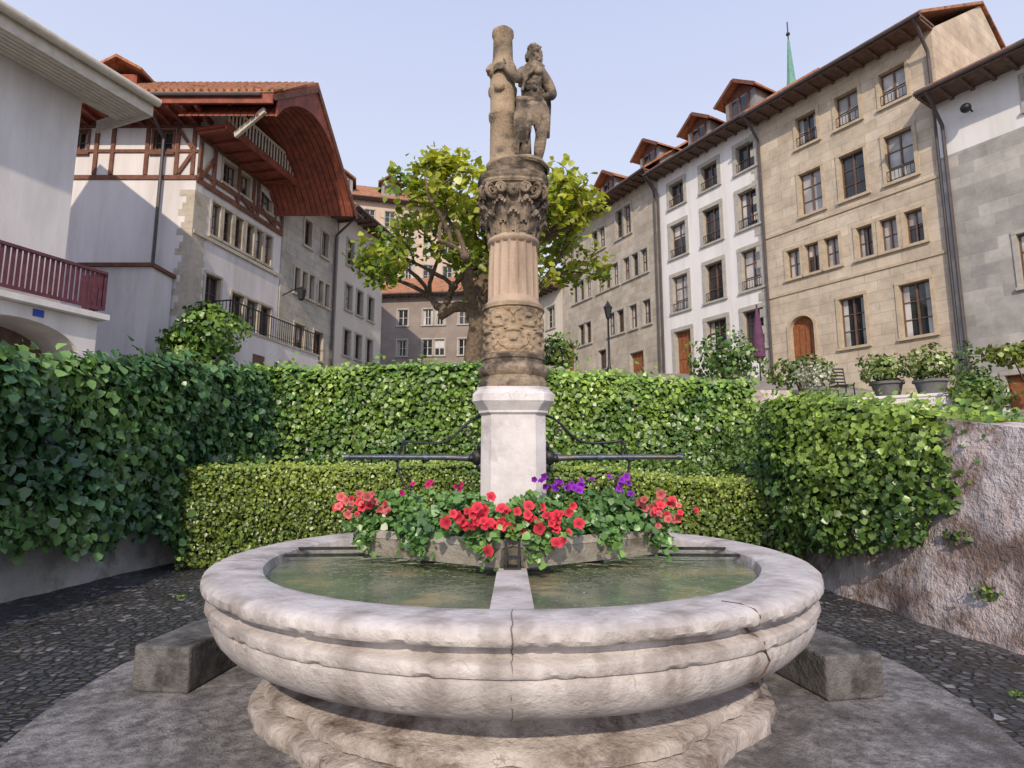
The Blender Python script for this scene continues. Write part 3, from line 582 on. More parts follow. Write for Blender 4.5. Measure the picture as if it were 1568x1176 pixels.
for k in range(4):
    a=math.pi/4+k*math.pi/2; ca,sa=math.cos(a),math.sin(a)
    pts=[];rad=[]
    for i in range(30):
        t=i/29*2.3*2*math.pi; rr=.072*(1-i/33)
        pts.append((c2[0]+ca*(.27+rr*math.cos(t+1.57)),c2[1]+sa*(.27+rr*math.cos(t+1.57)),3.56+rr*math.sin(t+1.57))); rad.append(.017*(1-i/60))
    for sd_ in(-1,1):
        ox,oy=-sa*.035*sd_,ca*.035*sd_
        cp.tube([(x+ox,y+oy,z) for x,y,z in pts],rad,7)
    cp.ball((c2[0]+ca*.27,c2[1]+sa*.27,3.56),(.03,.03,.03))
for k in range(4):
    a=k*math.pi/2-math.pi/2; x,y=math.cos(a),math.sin(a)
    cp.ball((c2[0]+x*.235,c2[1]+y*.235,3.55),(.045,.045,.055),12,8); cp.ball((c2[0]+x*.278,c2[1]+y*.278,3.545),(.012,.012,.016),8,6)
    for s_ in(-1,1):
        cp.ball((c2[0]+x*.265-y*s_*.018,c2[1]+y*.265+x*s_*.018,3.57),(.012,.012,.008),8,6)
        sp2=[]
        for i in range(16):
            t=i/15*3.6*math.pi; q=.045*(1-i/18); o=.09+q*math.cos(t)*.9; z=3.56+q*math.sin(t)
            sp2.append((c2[0]+x*.255-y*s_*o,c2[1]+y*.255+x*s_*o,z))
        cp.tube(sp2,.011,6)
ab=g.part('abacus',mSandD,True)
def aba(r,z,a):
    q=abs(math.cos(2*a)); return r*(1+.16*(1-q)+.006*math.sin(30*a))
ab.lathe([(.2,3.60),(.262,3.612),(.27,3.63),(.262,3.65),(.275,3.665),(.28,3.69),(.26,3.705)],c2,192,aba)
ab.lathe([(.23,3.70),(.238,3.74),(.205,3.76),(.215,3.79),(.23,3.82),(.22,3.835)],(.03,4.4),64,rough(.012,3))
st=g.part('broken_column',mSand,True); c3=(-.075,4.4)
st.lathe([(.125,3.83),(.13,3.86),(.11,3.89),(.102,3.92),(.1,4.24),(.113,4.26),(.115,4.29),(.102,4.31),(.1,4.45),(.115,4.48),(.118,4.51),(.102,4.54),(.1,4.62),(.112,4.66),(.112,4.71),(.09,4.75),(.082,4.8),(.078,4.98),(.09,5.0),(.088,5.03),(.06,5.055),(.02,5.05)],c3,48,rough(.012,4))
st.ball((-.165,4.36,4.66),(.04,.045,.055),14,10,lambda t,a:1+.12*math.sin(5*a)*math.sin(4*t)); st.ball((-.19,4.33,4.645),(.022,.025,.02)); st.ball((-.1,4.29,4.48),(.045,.03,.04))
def skin(name,chains):
    vs=[];rs=[];es=[];ix={}
    for ch in chains:
        pv=None
        for (x,y,z,r) in ch:
            k=(round(x,4),round(y,4),round(z,4))
            if k not in ix: ix[k]=len(vs); vs.append((x,y,z)); rs.append(r)
            if pv is not None: es.append((pv,ix[k]))
            pv=ix[k]
    bm=bmesh.new(); ly=bm.verts.layers.skin.verify(); bv=[bm.verts.new(v) for v in vs]
    es=list({tuple(sorted(e_)) for e_ in es})
    for a_,b_ in es: bm.edges.new((bv[a_],bv[b_]))
    for i,r in enumerate(rs): bv[i][ly].radius=(r,r); bv[i][ly].use_root=(i==0)
    me=bpy.data.meshes.new(name); bm.to_mesh(me); bm.free(); o=bpy.data.objects.new(name,me); S.collection.objects.link(o)
    o.modifiers.new('skin','SKIN').use_smooth_shade=True; s=o.modifiers.new('ss','SUBSURF'); s.levels=2; s.render_levels=2
    bpy.context.view_layer.update()
    dg=bpy.context.evaluated_depsgraph_get(); me2=bpy.data.meshes.new_from_object(o.evaluated_get(dg))
    V=[tuple(v.co) for v in me2.vertices]; Fc=[tuple(p.vertices) for p in me2.polygons]
    bpy.data.objects.remove(o); return V,Fc
B0=(0,4.4,3.83)
pel=(.15,0,.53,.088)
body=[[pel,(.155,0,.62,.080),(.155,-.01,.72,.096),(.155,-.01,.80,.102),(.165,-.01,.875,.05),(.175,-.018,.92,.042),(.178,-.02,.95,.045)],
 [pel,(.11,-.01,.48,.072),(.105,-.04,.38,.064),(.10,-.055,.29,.05),(.105,-.03,.18,.052),(.11,0,.07,.032),(.108,-.01,.03,.032),(.09,-.085,.018,.026)],
 [pel,(.20,0,.48,.072),(.222,-.04,.38,.064),(.235,-.06,.28,.05),(.22,-.01,.18,.052),(.205,.02,.07,.032),(.207,.01,.03,.032),(.245,-.06,.018,.026)],
 [(.155,-.01,.80,.102),(.24,0,.83,.062),(.295,.02,.755,.052),(.335,.03,.665,.042),(.30,-.03,.615,.037),(.262,-.075,.585,.027),(.24,-.095,.578,.025)],
 [(.155,-.01,.80,.102),(.075,-.02,.825,.062),(.055,-.09,.755,.052),(.045,-.135,.69,.042),(.0,-.145,.735,.036),(-.045,-.135,.785,.027),(-.07,-.128,.805,.025)]]
V1,F1=skin('tmp',body)
st2=Part('samson_figure',mSandD,True)
st2.v=[(x+B0[0],y+B0[1],z+B0[2]) for x,y,z in V1]; st2.f=list(F1)
bx=lambda x,y,z:(x+B0[0],y+B0[1],z+B0[2])
def ff(pts,r): st2.tube([bx(*p) for p in pts],r,6)
for i in range(4):
    z=.79+i*.0145; ff([(-.06,-.13,z),(-.095,-.125,z+.004),(-.128,-.108,z+.004),(-.15,-.08,z-.002)],[.0095,.0095,.0085,.006])
ff([(-.05,-.135,.825),(-.06,-.14,.855),(-.07,-.13,.875)],[.01,.009,.006])
for i in range(4):
    z=.555+i*.0145; ff([(.235,-.1,z),(.21,-.112,z-.004),(.185,-.112,z-.01),(.168,-.1,z-.018)],[.0095,.0095,.0085,.006])
ff([(.245,-.095,.605),(.23,-.115,.625),(.215,-.118,.633)],[.01,.009,.006])
hc=(.18,-.025,.985)
st2.ball(bx(*hc),(.054,.062,.074),20,14)
st2.ball(bx(.197,-.035,.955),(.038,.046,.036))
st2.tube([bx(.200,-.082,1.0),bx(.210,-.102,.978),bx(.208,-.09,.968)],[.009,.013,.008],8)
for s_ in(-1,1):
    st2.ball(bx(.204+s_*.022,-.078,.997),(.011,.008,.007)); st2.ball(bx(.204+s_*.022,-.084,1.011),(.017,.009,.006)); st2.ball(bx(.2+s_*.03,-.068,.975),(.014,.014,.014))
st2.ball(bx(.208,-.088,.952),(.015,.007,.005)); st2.ball(bx(.125,-.02,.985),(.01,.014,.018));st2.ball(bx(.234,-.0,.985),(.01,.014,.018))
rr=random.Random(3)
for i in range(95):
    t=rr.uniform(0,1.9); a=rr.uniform(0,6.28); x,y,z=math.sin(t)*math.cos(a),math.sin(t)*math.sin(a),math.cos(t)
    if y<-.35 and z<.45: continue
    st2.ball(bx(hc[0]+x*.06,hc[1]+.008+y*.068,hc[2]+z*.08),rr.uniform(.012,.02),8,6)
for i in range(34):
    a=rr.uniform(-1.3,1.3); z=rr.uniform(.895,.955); st2.ball(bx(.202+math.sin(a)*.038,-.035-math.cos(a)*.05,z),rr.uniform(.009,.015),8,6)
for s_ in(-1,1): st2.ball(bx(.155+s_*.046,-.088,.80),(.05,.032,.038))
for i in range(3):
    for s_ in(-1,1): st2.ball(bx(.155+s_*.024,-.082,.735-i*.042),(.024,.018,.021))
def cloth(pts,r): st2.tube([bx(*p) for p in pts],r,8)
cloth([(.24,.06,.58),(.255,-.04,.57),(.2,-.10,.54),(.13,-.11,.53),(.05,-.07,.56),(.04,.03,.59),(.14,.09,.59),(.24,.06,.58)],.03)
for i in range(12):
    x=.05+i*.0185; y=-.10+.03*(abs(i-5.5)/5.5)**2; l=.22+.22*max(0,1-i/7)+.04*math.sin(i*1.9)
    cloth([(x,y,.54),(x+.004*(i-5),y-.018,.54-l*.35),(x+.005*(i-5),y-.016,.54-l*.7),(x+.006*(i-5),y+.01,.54-l)],[.016,.02,.018,.009])
for i in range(9):
    x=.01+i*.014; cloth([(x+.01,.03,.64),(x,-.02+.006*i,.40),(x-.012+.003*i,-.05+.012*i,.16),(x-.02+.004*i,-.055+.013*i,.0)],[.018,.024,.026,.022])
for i in range(6): cloth([(.26+.006*i,.03+.012*i,.85),(.24+.012*i,.07,.6),(.235+.012*i,.08,.32)],[.02,.024,.015])
cloth([(.25,-.02,.88),(.18,-.10,.85),(.1,-.105,.77),(.06,-.07,.67)],[.024,.022,.022,.016]); cloth([(.23,-.03,.89),(.16,-.10,.87),(.09,-.10,.81)],[.018,.02,.015]); cloth([(.24,-.02,.86),(.19,-.11,.82),(.12,-.115,.74),(.08,-.09,.62)],[.016,.018,.018,.014])
tmp=st2.make()
rm=tmp.modifiers.new('r','REMESH'); rm.mode='VOXEL'; rm.voxel_size=.005; rm.use_smooth_shade=True
sm=tmp.modifiers.new('s','SMOOTH'); sm.iterations=1; sm.factor=.5
g.extra.append(tmp)
g.part('figure_plinth',mSandD,True).lathe([(.2,3.80),(.215,3.815),(.2,3.845)],(.08,4.38),40,rough(.02,5))
pp=g.part('water_pipes',mBlueIron,True); br2=g.part('pipe_brackets',mIron,True)
for sx in(-1,1):
    o=.01
    pp.tube([(o+sx*.22,4.4,1.55),(o+sx*.5,4.38,1.56),(o+sx*.9,4.34,1.562),(o+sx*1.2,4.31,1.562)],[.024,.021,.019,.016],12)
    for x in(.3,.62,.84): pp.tube([(o+sx*x,4.39-.06*(x-.3),1.558),(o+sx*(x+.035),4.39-.06*(x-.3),1.558)],.03,12)
    pp.tube([(o+sx*1.19,4.31,1.565),(o+sx*1.23,4.305,1.56)],.023,12)
    br2.ball((o+sx*.265,4.39,1.56),(.05,.05,.06),14,10,lambda t,a:1+.1*math.sin(6*a)*math.sin(5*t)); br2.ball((o+sx*.24,4.39,1.64),(.03,.035,.04)); br2.ball((o+sx*.245,4.39,1.49),(.03,.03,.04)); br2.ball((o+sx*.31,4.38,1.555),(.03,.03,.03))
    pts=[]
    for t in np.linspace(0,1,26):
        x=.23+.58*t; z=1.88-.2*(1/(1+math.exp(-12*(t-.28))))-.02*math.sin(t*math.pi)
        pts.append((o+sx*x,4.38,z))
    x0=.81
    for t in np.linspace(0,1,14): pts.append((o+sx*(x0+.045*math.sin(t*math.pi)),4.37,1.675-.3*t))
    for t in np.linspace(0.1,1,10): pts.append((o+sx*(x0-.06*math.sin(t*3.0)),4.37,1.37-.05*math.sin(t*4.5)+.03*t))
    br2.tube(pts,.0095,7)
    sp=[(o+sx*(.34+.05*(1-i/22)*math.cos(i*.5)),4.38,1.745+.05*(1-i/22)*math.sin(i*.5)) for i in range(20)]
    br2.tube(sp,.007,6); br2.tube([(o+sx*.8,4.37,1.675),(o+sx*.80,4.37,1.57)],.009,6)
g.finish()
def planter(name,p0,p1):
    f=Frame(p0,p1); G=Grp(name); a=G.part('trough',mPlanter)
    L=f.L
    def ring(e,d0,d1,z): return [f(-e,d1,z),f(L+e,d1,z),f(L+e,d0,z),f(-e,d0,z)]
    lv=[ring(-.05,-.21,-.03,.868),ring(0,-.27,.03,1.0),ring(.005,-.275,.035,1.0),ring(.005,-.275,.035,1.05),ring(-.02,-.25,.01,1.05),ring(-.02,-.25,.01,1.0)]
    for i in range(len(lv)-1):
        for j in range(4): a.poly([lv[i][j],lv[i][(j+1)%4],lv[i+1][(j+1)%4],lv[i+1][j]])
    G.part('soil',mSoil).poly(lv[-1]); a.poly(lv[0])
    G.finish(); return f
fp=[planter('flower_planter',(-1.12,4.36),(-.05,3.72)),planter('flower_planter',(.06,3.72),(1.10,4.36))]
ib=Grp('iron_planter_bracket'); a=ib.part('bars',mIron); a.box((-.045,3.70,.86),(-.03,3.74,1.04));a.box((.035,3.70,.86),(.05,3.74,1.04));a.box((-.029,3.715,.93),(.034,3.73,.95));a.box((-.05,3.69,.873),(.055,3.8,.885)); ib.finish()
# ------------------------------------------------------------ LEAVES
TPL=np.array([(0,0,0),(-.5,.28,.10),(-.32,.72,.07),(0,1,-.05),(.32,.72,.07),(.5,.28,.10)])
def nz(a): return a/np.maximum(np.linalg.norm(a,axis=1,keepdims=True),1e-6)
def sn(P,sc,seed):
    r=np.random.default_rng(seed); o=0
    for i in range(7):
        k=r.normal(size=3)*sc; o=o+np.sin(P@k+r.uniform(0,6.28))
    return o/3.2
def leaves(name,P,Nm,size,cols,mat=mLeaf,tip=(0,0,-1),tj=.5,tpl=TPL,parent=None,width=1.0):
    n=len(P); Nm=nz(Nm); t=np.tile(np.array(tip,float),(n,1))+rng.normal(size=(n,3))*tj
    t=t-Nm*(t*Nm).sum(1,keepdims=True); t=nz(t); b=np.cross(Nm,t); sz=np.asarray(size).reshape(-1,1) if hasattr(size,'__len__') else np.full((n,1),size)
    m=len(tpl); co=np.empty((n,m,3)); cu=rng.uniform(-.6,1.8,(n,1))
    for i,(x,y,z) in enumerate(tpl): co[:,i]=P+sz*(x*width*b+(y-.4)*t+z*cu*Nm)
    me=bpy.data.meshes.new(name); me.vertices.add(n*m); me.vertices.foreach_set('co',co.ravel())
    q=np.array([0,3,2,1,0,5,4,3])
    base=(np.arange(n)*m)[:,None]+q[None]
    me.loops.add(n*8); me.loops.foreach_set('vertex_index',base.ravel().astype(np.int32)); me.polygons.add(n*2); me.polygons.foreach_set('loop_start',(np.arange(n*2)*4).astype(np.int32))
    me.update(calc_edges=True)
    at=me.color_attributes.new('Col','FLOAT_COLOR','POINT'); cc=np.ones((n,m,4)); cc[:,:,:3]=cols[:,None,:]; at.data.foreach_set('color',cc.ravel())
    me.materials.append(mat); o=bpy.data.objects.new(name,me); S.collection.objects.link(o)
    if parent: o.parent=parent
    return o
def shade(n,base,alt,P,seed,sc=1.5,var=.35):
    k=np.clip(.5+.5*sn(P,sc,seed)+rng.normal(size=n)*.25,0,1)[:,None]
    return np.clip((np.array(base)*(1-k)+np.array(alt)*k)*(1+rng.uniform(-var,var,size=(n,1))),.004,.9)
def chaikin(p,it=2):
    for _ in range(it):
        q=[p[0]]
        for a,b in zip(p[:-1],p[1:]):
            q.append(tuple(.75*x+.25*y for x,y in zip(a,b))); q.append(tuple(.25*x+.75*y for x,y in zip(a,b)))
        q.append(p[-1]); p=q
    return p
def ivy(name,path,thick,size,dens,base,alt,seed,topw=.5,r=.22,ragb=.25,amp=.12,nsc=1.3,side=1,spr=.04,rnd=0):
    if rnd: path=chaikin(path,rnd)
    # one smooth normal per path point, so that bends stay closed
    nrm=[]
    for i in range(len(path)):
        a=path[max(i-1,0)];b=path[min(i+1,len(path)-1)]; dx,dy=b[0]-a[0],b[1]-a[1]; l=math.hypot(dx,dy); nrm.append((dy/l*side,-dx/l*side))
    e=bpy.data.objects.new(name,None); S.collection.objects.link(e)
    def surf(i,t,q,extra=0):
        a,b=path[i],path[i+1]; x=a[0]+(b[0]-a[0])*t; y=a[1]+(b[1]-a[1])*t; zb=a[2]+(b[2]-a[2])*t; zt=a[3]+(b[3]-a[3])*t
        nx=nrm[i][0]+(nrm[i+1][0]-nrm[i][0])*t; ny=nrm[i][1]+(nrm[i+1][1]-nrm[i][1])*t
        Hh=zt-zb; v=np.minimum(q,1)*Hh; w=(q-1)*topw
        P0=np.stack([x,y,zb+v],1); bul=sn(P0,nsc,seed)*amp+sn(P0,nsc*3,seed+1)*amp*.4
        topc=np.clip((v-(Hh-r))/r,0,1); off=thick-r*(1-np.sqrt(np.clip(1-topc**2*.8,0,1)))+bul
        off=np.where(q>1,thick-r*.55-w+bul*.3,off)+extra
        z=zb+v+np.where(q>.97,bul*.6,0)
        return np.stack([x+nx*off,y+ny*off,z],1),np.stack([nx,ny,nx*0],1),q
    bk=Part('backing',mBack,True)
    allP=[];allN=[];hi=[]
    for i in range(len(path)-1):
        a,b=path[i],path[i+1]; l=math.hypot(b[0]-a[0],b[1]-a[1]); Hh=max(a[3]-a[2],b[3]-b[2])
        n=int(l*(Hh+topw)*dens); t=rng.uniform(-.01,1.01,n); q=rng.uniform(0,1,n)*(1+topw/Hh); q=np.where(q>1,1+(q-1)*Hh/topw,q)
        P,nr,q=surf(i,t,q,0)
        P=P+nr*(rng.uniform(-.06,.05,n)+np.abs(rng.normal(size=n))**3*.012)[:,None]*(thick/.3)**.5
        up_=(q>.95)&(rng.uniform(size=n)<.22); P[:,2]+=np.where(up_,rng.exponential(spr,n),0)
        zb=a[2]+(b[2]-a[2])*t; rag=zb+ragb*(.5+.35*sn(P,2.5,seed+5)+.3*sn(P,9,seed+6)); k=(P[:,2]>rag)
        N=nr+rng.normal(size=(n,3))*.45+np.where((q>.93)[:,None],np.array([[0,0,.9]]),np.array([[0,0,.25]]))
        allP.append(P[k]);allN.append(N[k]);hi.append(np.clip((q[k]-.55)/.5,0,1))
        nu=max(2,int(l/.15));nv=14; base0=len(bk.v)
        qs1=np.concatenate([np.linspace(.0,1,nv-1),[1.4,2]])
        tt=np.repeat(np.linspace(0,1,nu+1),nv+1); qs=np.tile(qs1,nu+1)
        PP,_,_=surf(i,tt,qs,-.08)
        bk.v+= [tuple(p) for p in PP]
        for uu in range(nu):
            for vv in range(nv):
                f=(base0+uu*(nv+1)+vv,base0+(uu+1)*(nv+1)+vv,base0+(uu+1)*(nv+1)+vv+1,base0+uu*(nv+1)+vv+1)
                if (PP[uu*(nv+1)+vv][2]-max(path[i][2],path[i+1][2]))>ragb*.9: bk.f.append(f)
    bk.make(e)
    P=np.concatenate(allP);N=np.concatenate(allN); n=len(P); h=np.concatenate(hi)[:,None]
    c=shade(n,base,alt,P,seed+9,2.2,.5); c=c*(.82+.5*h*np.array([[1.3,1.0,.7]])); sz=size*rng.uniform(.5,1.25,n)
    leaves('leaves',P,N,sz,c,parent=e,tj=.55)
    return e
def rwall(name,path,thick,lean,mat):
    w=single(name,mat,True)
    for i in range(len(path)-1):
        a,b=path[i],path[i+1]; dx,dy=b[0]-a[0],b[1]-a[1]; l=math.hypot(dx,dy); nx,ny=dy/l,-dx/l; nu=max(3,int(l/.1));nv=18;k=len(w.v)
        for u in range(nu+1):
            t=u/nu;x=a[0]+dx*t;y=a[1]+dy*t;zt=a[2]+(b[2]-a[2])*t
            for v in range(nv+1):
                h=v/nv; P=np.array([[x,y,zt*h]]); d=float(sn(P,3.5,5)[0])*.04+float(sn(P,9,6)[0])*.018+float(sn(P,22,8)[0])*.006 - lean*h*zt
                if h>.93: d-=.04
                w.v.append((x+nx*d,y+ny*d,zt*h))
            for dd in(thick,thick+.01):
                w.v.append((x-nx*dd-nx*lean*zt,y-ny*dd-ny*lean*zt,zt if dd==thick else 0))
        m=nv+3
        for u in range(nu):
            for v in range(m-1): w.f.append((k+u*m+v,k+(u+1)*m+v,k+(u+1)*m+v+1,k+u*m+v+1))
    return w.make()
mPaleWall=M('pale_wall_plaster',(.44,.43,.44),(.60,.59,.60),3,.95,.7,15,(.26,.25,.24),1.6,(.5,.65),dist=.03)
rwall('stone_retaining_wall',[(-5.75,-6,2.2),(-5.75,5,2.35),(-5.45,8.5,2.8),(-4.9,11.5,3.2)],.5,.0,mPaleWall)
rwall('stone_retaining_wall',[(-5.2,11.7,3.2),(5.6,11.7,3.0)],.4,.0,mRubble)
rwall('rough_plaster_wall',[(4.45,10.5,2.3),(3.85,8.2,2.25),(3.85,6.6,2.1),(4.1,4.9,1.8),(4.6,2.5,1.6),(5,-6,1.5)],.6,.16,mRubble)
ivy('ivy_wall',[(-5.6,1,.6,2.3),(-5.6,5,.42,2.45),(-5.35,8.3,.12,2.95),(-4.85,11.3,.0,3.35)],.38,.12,580,(.032,.095,.035),(.115,.23,.065),11,ragb=.6,amp=.16,spr=.06,rnd=1)
ivy('ivy_wall',[(-5.0,11.5,.2,3.36),(0,11.6,.2,3.40),(4.6,11.5,.2,3.03)],.35,.095,660,(.045,.125,.022),(.16,.28,.045),12,ragb=.1,amp=.12,spr=.05)
ivy('ivy_wall',[(3.95,8.4,.2,2.42),(4.0,7.4,.25,2.33),(4.35,6.5,.5,2.13),(4.9,5.75,1.25,1.93)],.48,.07,1450,(.045,.115,.02),(.17,.28,.045),13,ragb=.45,amp=.14,topw=.8,spr=.05,rnd=2)
ivy('box_hedge',[(-5.0,9.3,.0,1.46),(-2.5,9.75,.0,1.48),(0,9.8,.0,1.48),(2.2,9.4,.0,1.38),(4.0,8.2,.0,1.23)],.4,.052,2000,(.055,.115,.015),(.17,.245,.032),14,ragb=.03,amp=.08,r=.12,topw=.5,spr=.03,rnd=1)
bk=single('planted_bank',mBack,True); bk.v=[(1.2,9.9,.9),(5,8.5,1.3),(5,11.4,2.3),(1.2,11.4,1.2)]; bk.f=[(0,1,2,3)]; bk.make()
n=4200; u=rng.uniform(0,1,n);v=rng.uniform(0,1,n); P=np.stack([1.2+3.6*u,9.9-1.4*u+(1.5+1.3*u)*v,.95+.35*u+v*(.3+.7*u)],1); P[:,2]+=rng.uniform(0,.28,n)*(1+.6*sn(P,1.5,3))
leaves('weeds',P,rng.normal(size=(n,3))+np.array([0,-.7,.6]),.07*rng.uniform(.6,1.5,n),shade(n,(.07,.14,.025),(.18,.28,.06),P,21),tj=1,width=.7)
def blob(name,c,rad,n,size,base,alt,seed,stem=None,pot=None):
    e=bpy.data.objects.new(name,None); S.collection.objects.link(e)
    d=nz(rng.normal(size=(n,3))); rr_=(rng.uniform(.1,1.15,n)**.45)[:,None]; P=np.array(c)+d*np.array(rad)*rr_
    P=P+(d*np.array(rad))*(sn(P,3.5/max(rad),seed)*.3)[:,None]
    leaves('leaves',P,d+rng.normal(size=(n,3))*.6,size*rng.uniform(.6,1.3,n),shade(n,base,alt,P,seed,2.5),parent=e,tj=.8)
    if stem is not None:
        b=Part('stems',mBark,True)
        for k in range(5):
            a=k*1.256; b.tube([(c[0],c[1],stem),(c[0]+.1*math.cos(a)*rad[0],c[1]+.1*math.sin(a),(stem+c[2])/2),(c[0]+.5*rad[0]*math.cos(a),c[1]+.5*rad[1]*math.sin(a),c[2]+.2)],[.035,.025,.01],6)
        b.make(e)
    if pot is not None:
        b=Part('pot',mTerra,True); z0,h,r_=pot; b.lathe([(r_*.7,z0),(r_*.95,z0+h*.85),(r_*1.08,z0+h*.86),(r_*1.08,z0+h),(r_*.95,z0+h),(r_*.9,z0+h*.9),(.01,z0+h*.9)],c[:2],20); b.make(e)
G1,G2=(.05,.12,.025),(.15,.24,.04)
blob('ivy_bush',(-10.2,18.7,5.6),(1.15,.8,1.15),2600,.16,(.05,.13,.02),(.16,.27,.04),31,stem=4.2)
blob('rose_bush',(6.3,17,4.5),(1.1,.8,.8),1200,.12,G1,G2,32,stem=3.6)
blob('shrub',(8.2,16.5,4.1),(.9,.6,.5),700,.12,(.07,.13,.03),(.17,.24,.05),33,stem=3.4)
blob('shrub',(2.0,26,6.6),(.9,.6,1.0),500,.2,G1,G2,34,stem=5.5)
blob('white_flowering_shrub',(7.6,14.6,3.75),(.45,.4,.35),600,.07,(.12,.16,.06),(.5,.5,.42),35,pot=(3.05,.35,.25))
blob('potted_shrub',(8.95,13.9,3.8),(.5,.45,.38),800,.09,(.08,.14,.03),(.18,.24,.06),36,pot=(3.05,.42,.34))
blob('potted_shrub',(9.5,13.2,3.75),(.5,.45,.46),800,.09,(.10,.15,.03),(.2,.26,.06),37,pot=(3.02,.4,.33))
blob('potted_shrub',(9.6,12.1,2.95),(.6,.45,.42),700,.1,G1,G2,38,stem=2.4)
blob('climbing_plant',(14.6,16.2,4.6),(1.4,.5,.35),1100,.13,(.09,.15,.02),(.22,.25,.05),39,stem=2.2)
blob('climbing_plant',(13.1,16.5,3.6),(.5,.5,1.2),500,.12,G1,G2,40,stem=2.0)
blob('shrub',(-9.5,14.5,3.4),(1.6,.5,.45),900,.1,G1,G2,41,stem=2.6)
blob('shrub',(-8.2,13.0,3.2),(2.2,.4,.35),900,.1,G1,G2,42,stem=2.4)
blob('wall_fern',(4.08,5.25,.42),(.09,.1,.07),40,.045,G1,G2,43); blob('wall_fern',(4.12,5.6,.85),(.07,.12,.08),50,.045,G1,G2,44)
for i,(x,y) in enumerate(((3.35,4.1),(3.1,3.3),(-3.8,7.0))): blob('weed_tuft',(x,y,.015),(.07,.05,.02),26,.03,G1,G2,50+i)
lw=single('low_garden_wall',mWhite); f=Frame((6.4,14.6),(10.2,12.0)); lw.fbox(f,0,f.L,-.25,0,2,3.0); lw.fbox(f,-.03,f.L+.03,-.28,.03,3.0,3.06); lw.make()
g=Grp('street_lamp'); a=g.part('post',mIron,True); lx,ly=5.2,31.0; a.lathe([(.14,6.2),(.14,6.6),(.07,6.8),(.05,9.3),(.08,9.35),(.03,9.4)],(lx,ly),10); a.lathe([(.12,9.4),(.22,9.95),(.26,9.97),(.1,10.2),(.03,10.35),(0,10.4)],(lx,ly),6); g.finish()
g=Grp('closed_parasol'); a=g.part('cloth',mPara,True); a.lathe([(.05,5.3),(.22,5.5),(.2,6.2),(.1,7.0),(.03,7.35),(0,7.4)],(9.2,21.5),10,lambda r,z,a:r*(1+.2*math.sin(5*a))); g.part('pole',mIron).tube([(9.2,21.5,4.2),(9.2,21.5,7.5)],.03); g.finish()
g=Grp('garden_chair'); a=g.part('frame',mIron)
cx,cy,cz=8.35,14.9,3.1
for x in(0,.42):
    a.tube([(cx+x,cy,cz),(cx+x,cy+.05,cz+.45),(cx+x,cy-.0,cz+.5)],.015); a.tube([(cx+x,cy+.42,cz),(cx+x,cy+.4,cz+.45),(cx+x,cy+.48,cz+.95)],.015)
a.box((cx,cy,cz+.43),(cx+.42,cy+.42,cz+.46))
for k in range(5): a.box((cx,cy+.42+.01*k,cz+.55+k*.09),(cx+.42,cy+.435+.01*k,cz+.59+k*.09))
g.finish()
# ------------------------------------------------------------ TREE
g=Grp('plane_tree'); T=g.part('trunk_and_limbs',mBark,True); R2=random.Random(21)
cc=Vector((-.8,18,8.55)); er=Vector((4.2,3.2,2.75)); tips=[]
def inside(p): q=p-cc; return (q.x/er.x)**2+(q.y/er.y)**2+(q.z/er.z)**2
def branch(p,d,l,r,lev):
    pts=[p.copy()];rad=[r]; n=4
    for i in range(n):
        d=(d+Vector((R2.gauss(0,.3),R2.gauss(0,.3),R2.gauss(0,.24)+.05))).normalized()
        if inside(p+d*l/n)>1: d=(d*.5+(cc-p).normalized()*.6+Vector((0,0,.3))).normalized()
        p=p+d*l/n; pts.append(p.copy()); rad.append(r*(1-.42*(i+1)/n)*(1.2 if i==1 else 1))
        if lev>=3 or (lev==2 and i>2): tips.append((p.copy(),lev))
    T.tube(pts,rad,7 if lev else 10)
    T.ball(p,rad[-1]*1.55,8,6)
    if lev<4:
        for k in range(3 if lev<3 else 2):
            a=R2.uniform(0,6.28); o=Vector((math.cos(a),math.sin(a),R2.uniform(-.35,.7)))
            branch(p,(d*.65+o*.8).normalized(),l*R2.uniform(.6,.78),rad[-1]*.76,lev+1)
tb=Vector((-1.2,18,3.8)); T.tube([tb,(-1.22,18,5),(-1.1,18,5.8),(-1.15,18,6.5)],[.36,.27,.25,.32],14)
top=Vector((-1.15,18,6.4))
for k in range(8):
    a=k*math.pi/4+.2; branch(top,Vector((math.cos(a)*1.3,math.sin(a)*1.0,R2.uniform(.12,.7))).normalized(),2.4,.18,1)
branch(top,Vector((.1,0,1)),2.0,.17,1)
LP=[];LN=[]
for p,lev in tips:
    if R2.random()<.33: continue
    k=R2.randint(7,17) if lev>2 else 5
    q=rng.normal(size=(k,3))*np.array([.22,.22,.15])+np.array(p)+np.array([0,0,.02]); LP.append(q); LN.append(rng.normal(size=(k,3))*.6+np.array([0,-.5,.65]))
P=np.concatenate(LP);N=np.concatenate(LN); n=len(P)
tc_=shade(n,(.11,.20,.02),(.38,.42,.05),P,61,1.6,.4); hh=np.clip((P[:,2]-6.5)/5,0,1)[:,None]  # sunlit yellow-green is put into the leaf colours, lighter towards the crown top
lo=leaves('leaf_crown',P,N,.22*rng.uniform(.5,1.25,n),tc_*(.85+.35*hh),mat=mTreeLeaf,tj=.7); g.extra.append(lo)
g.finish()
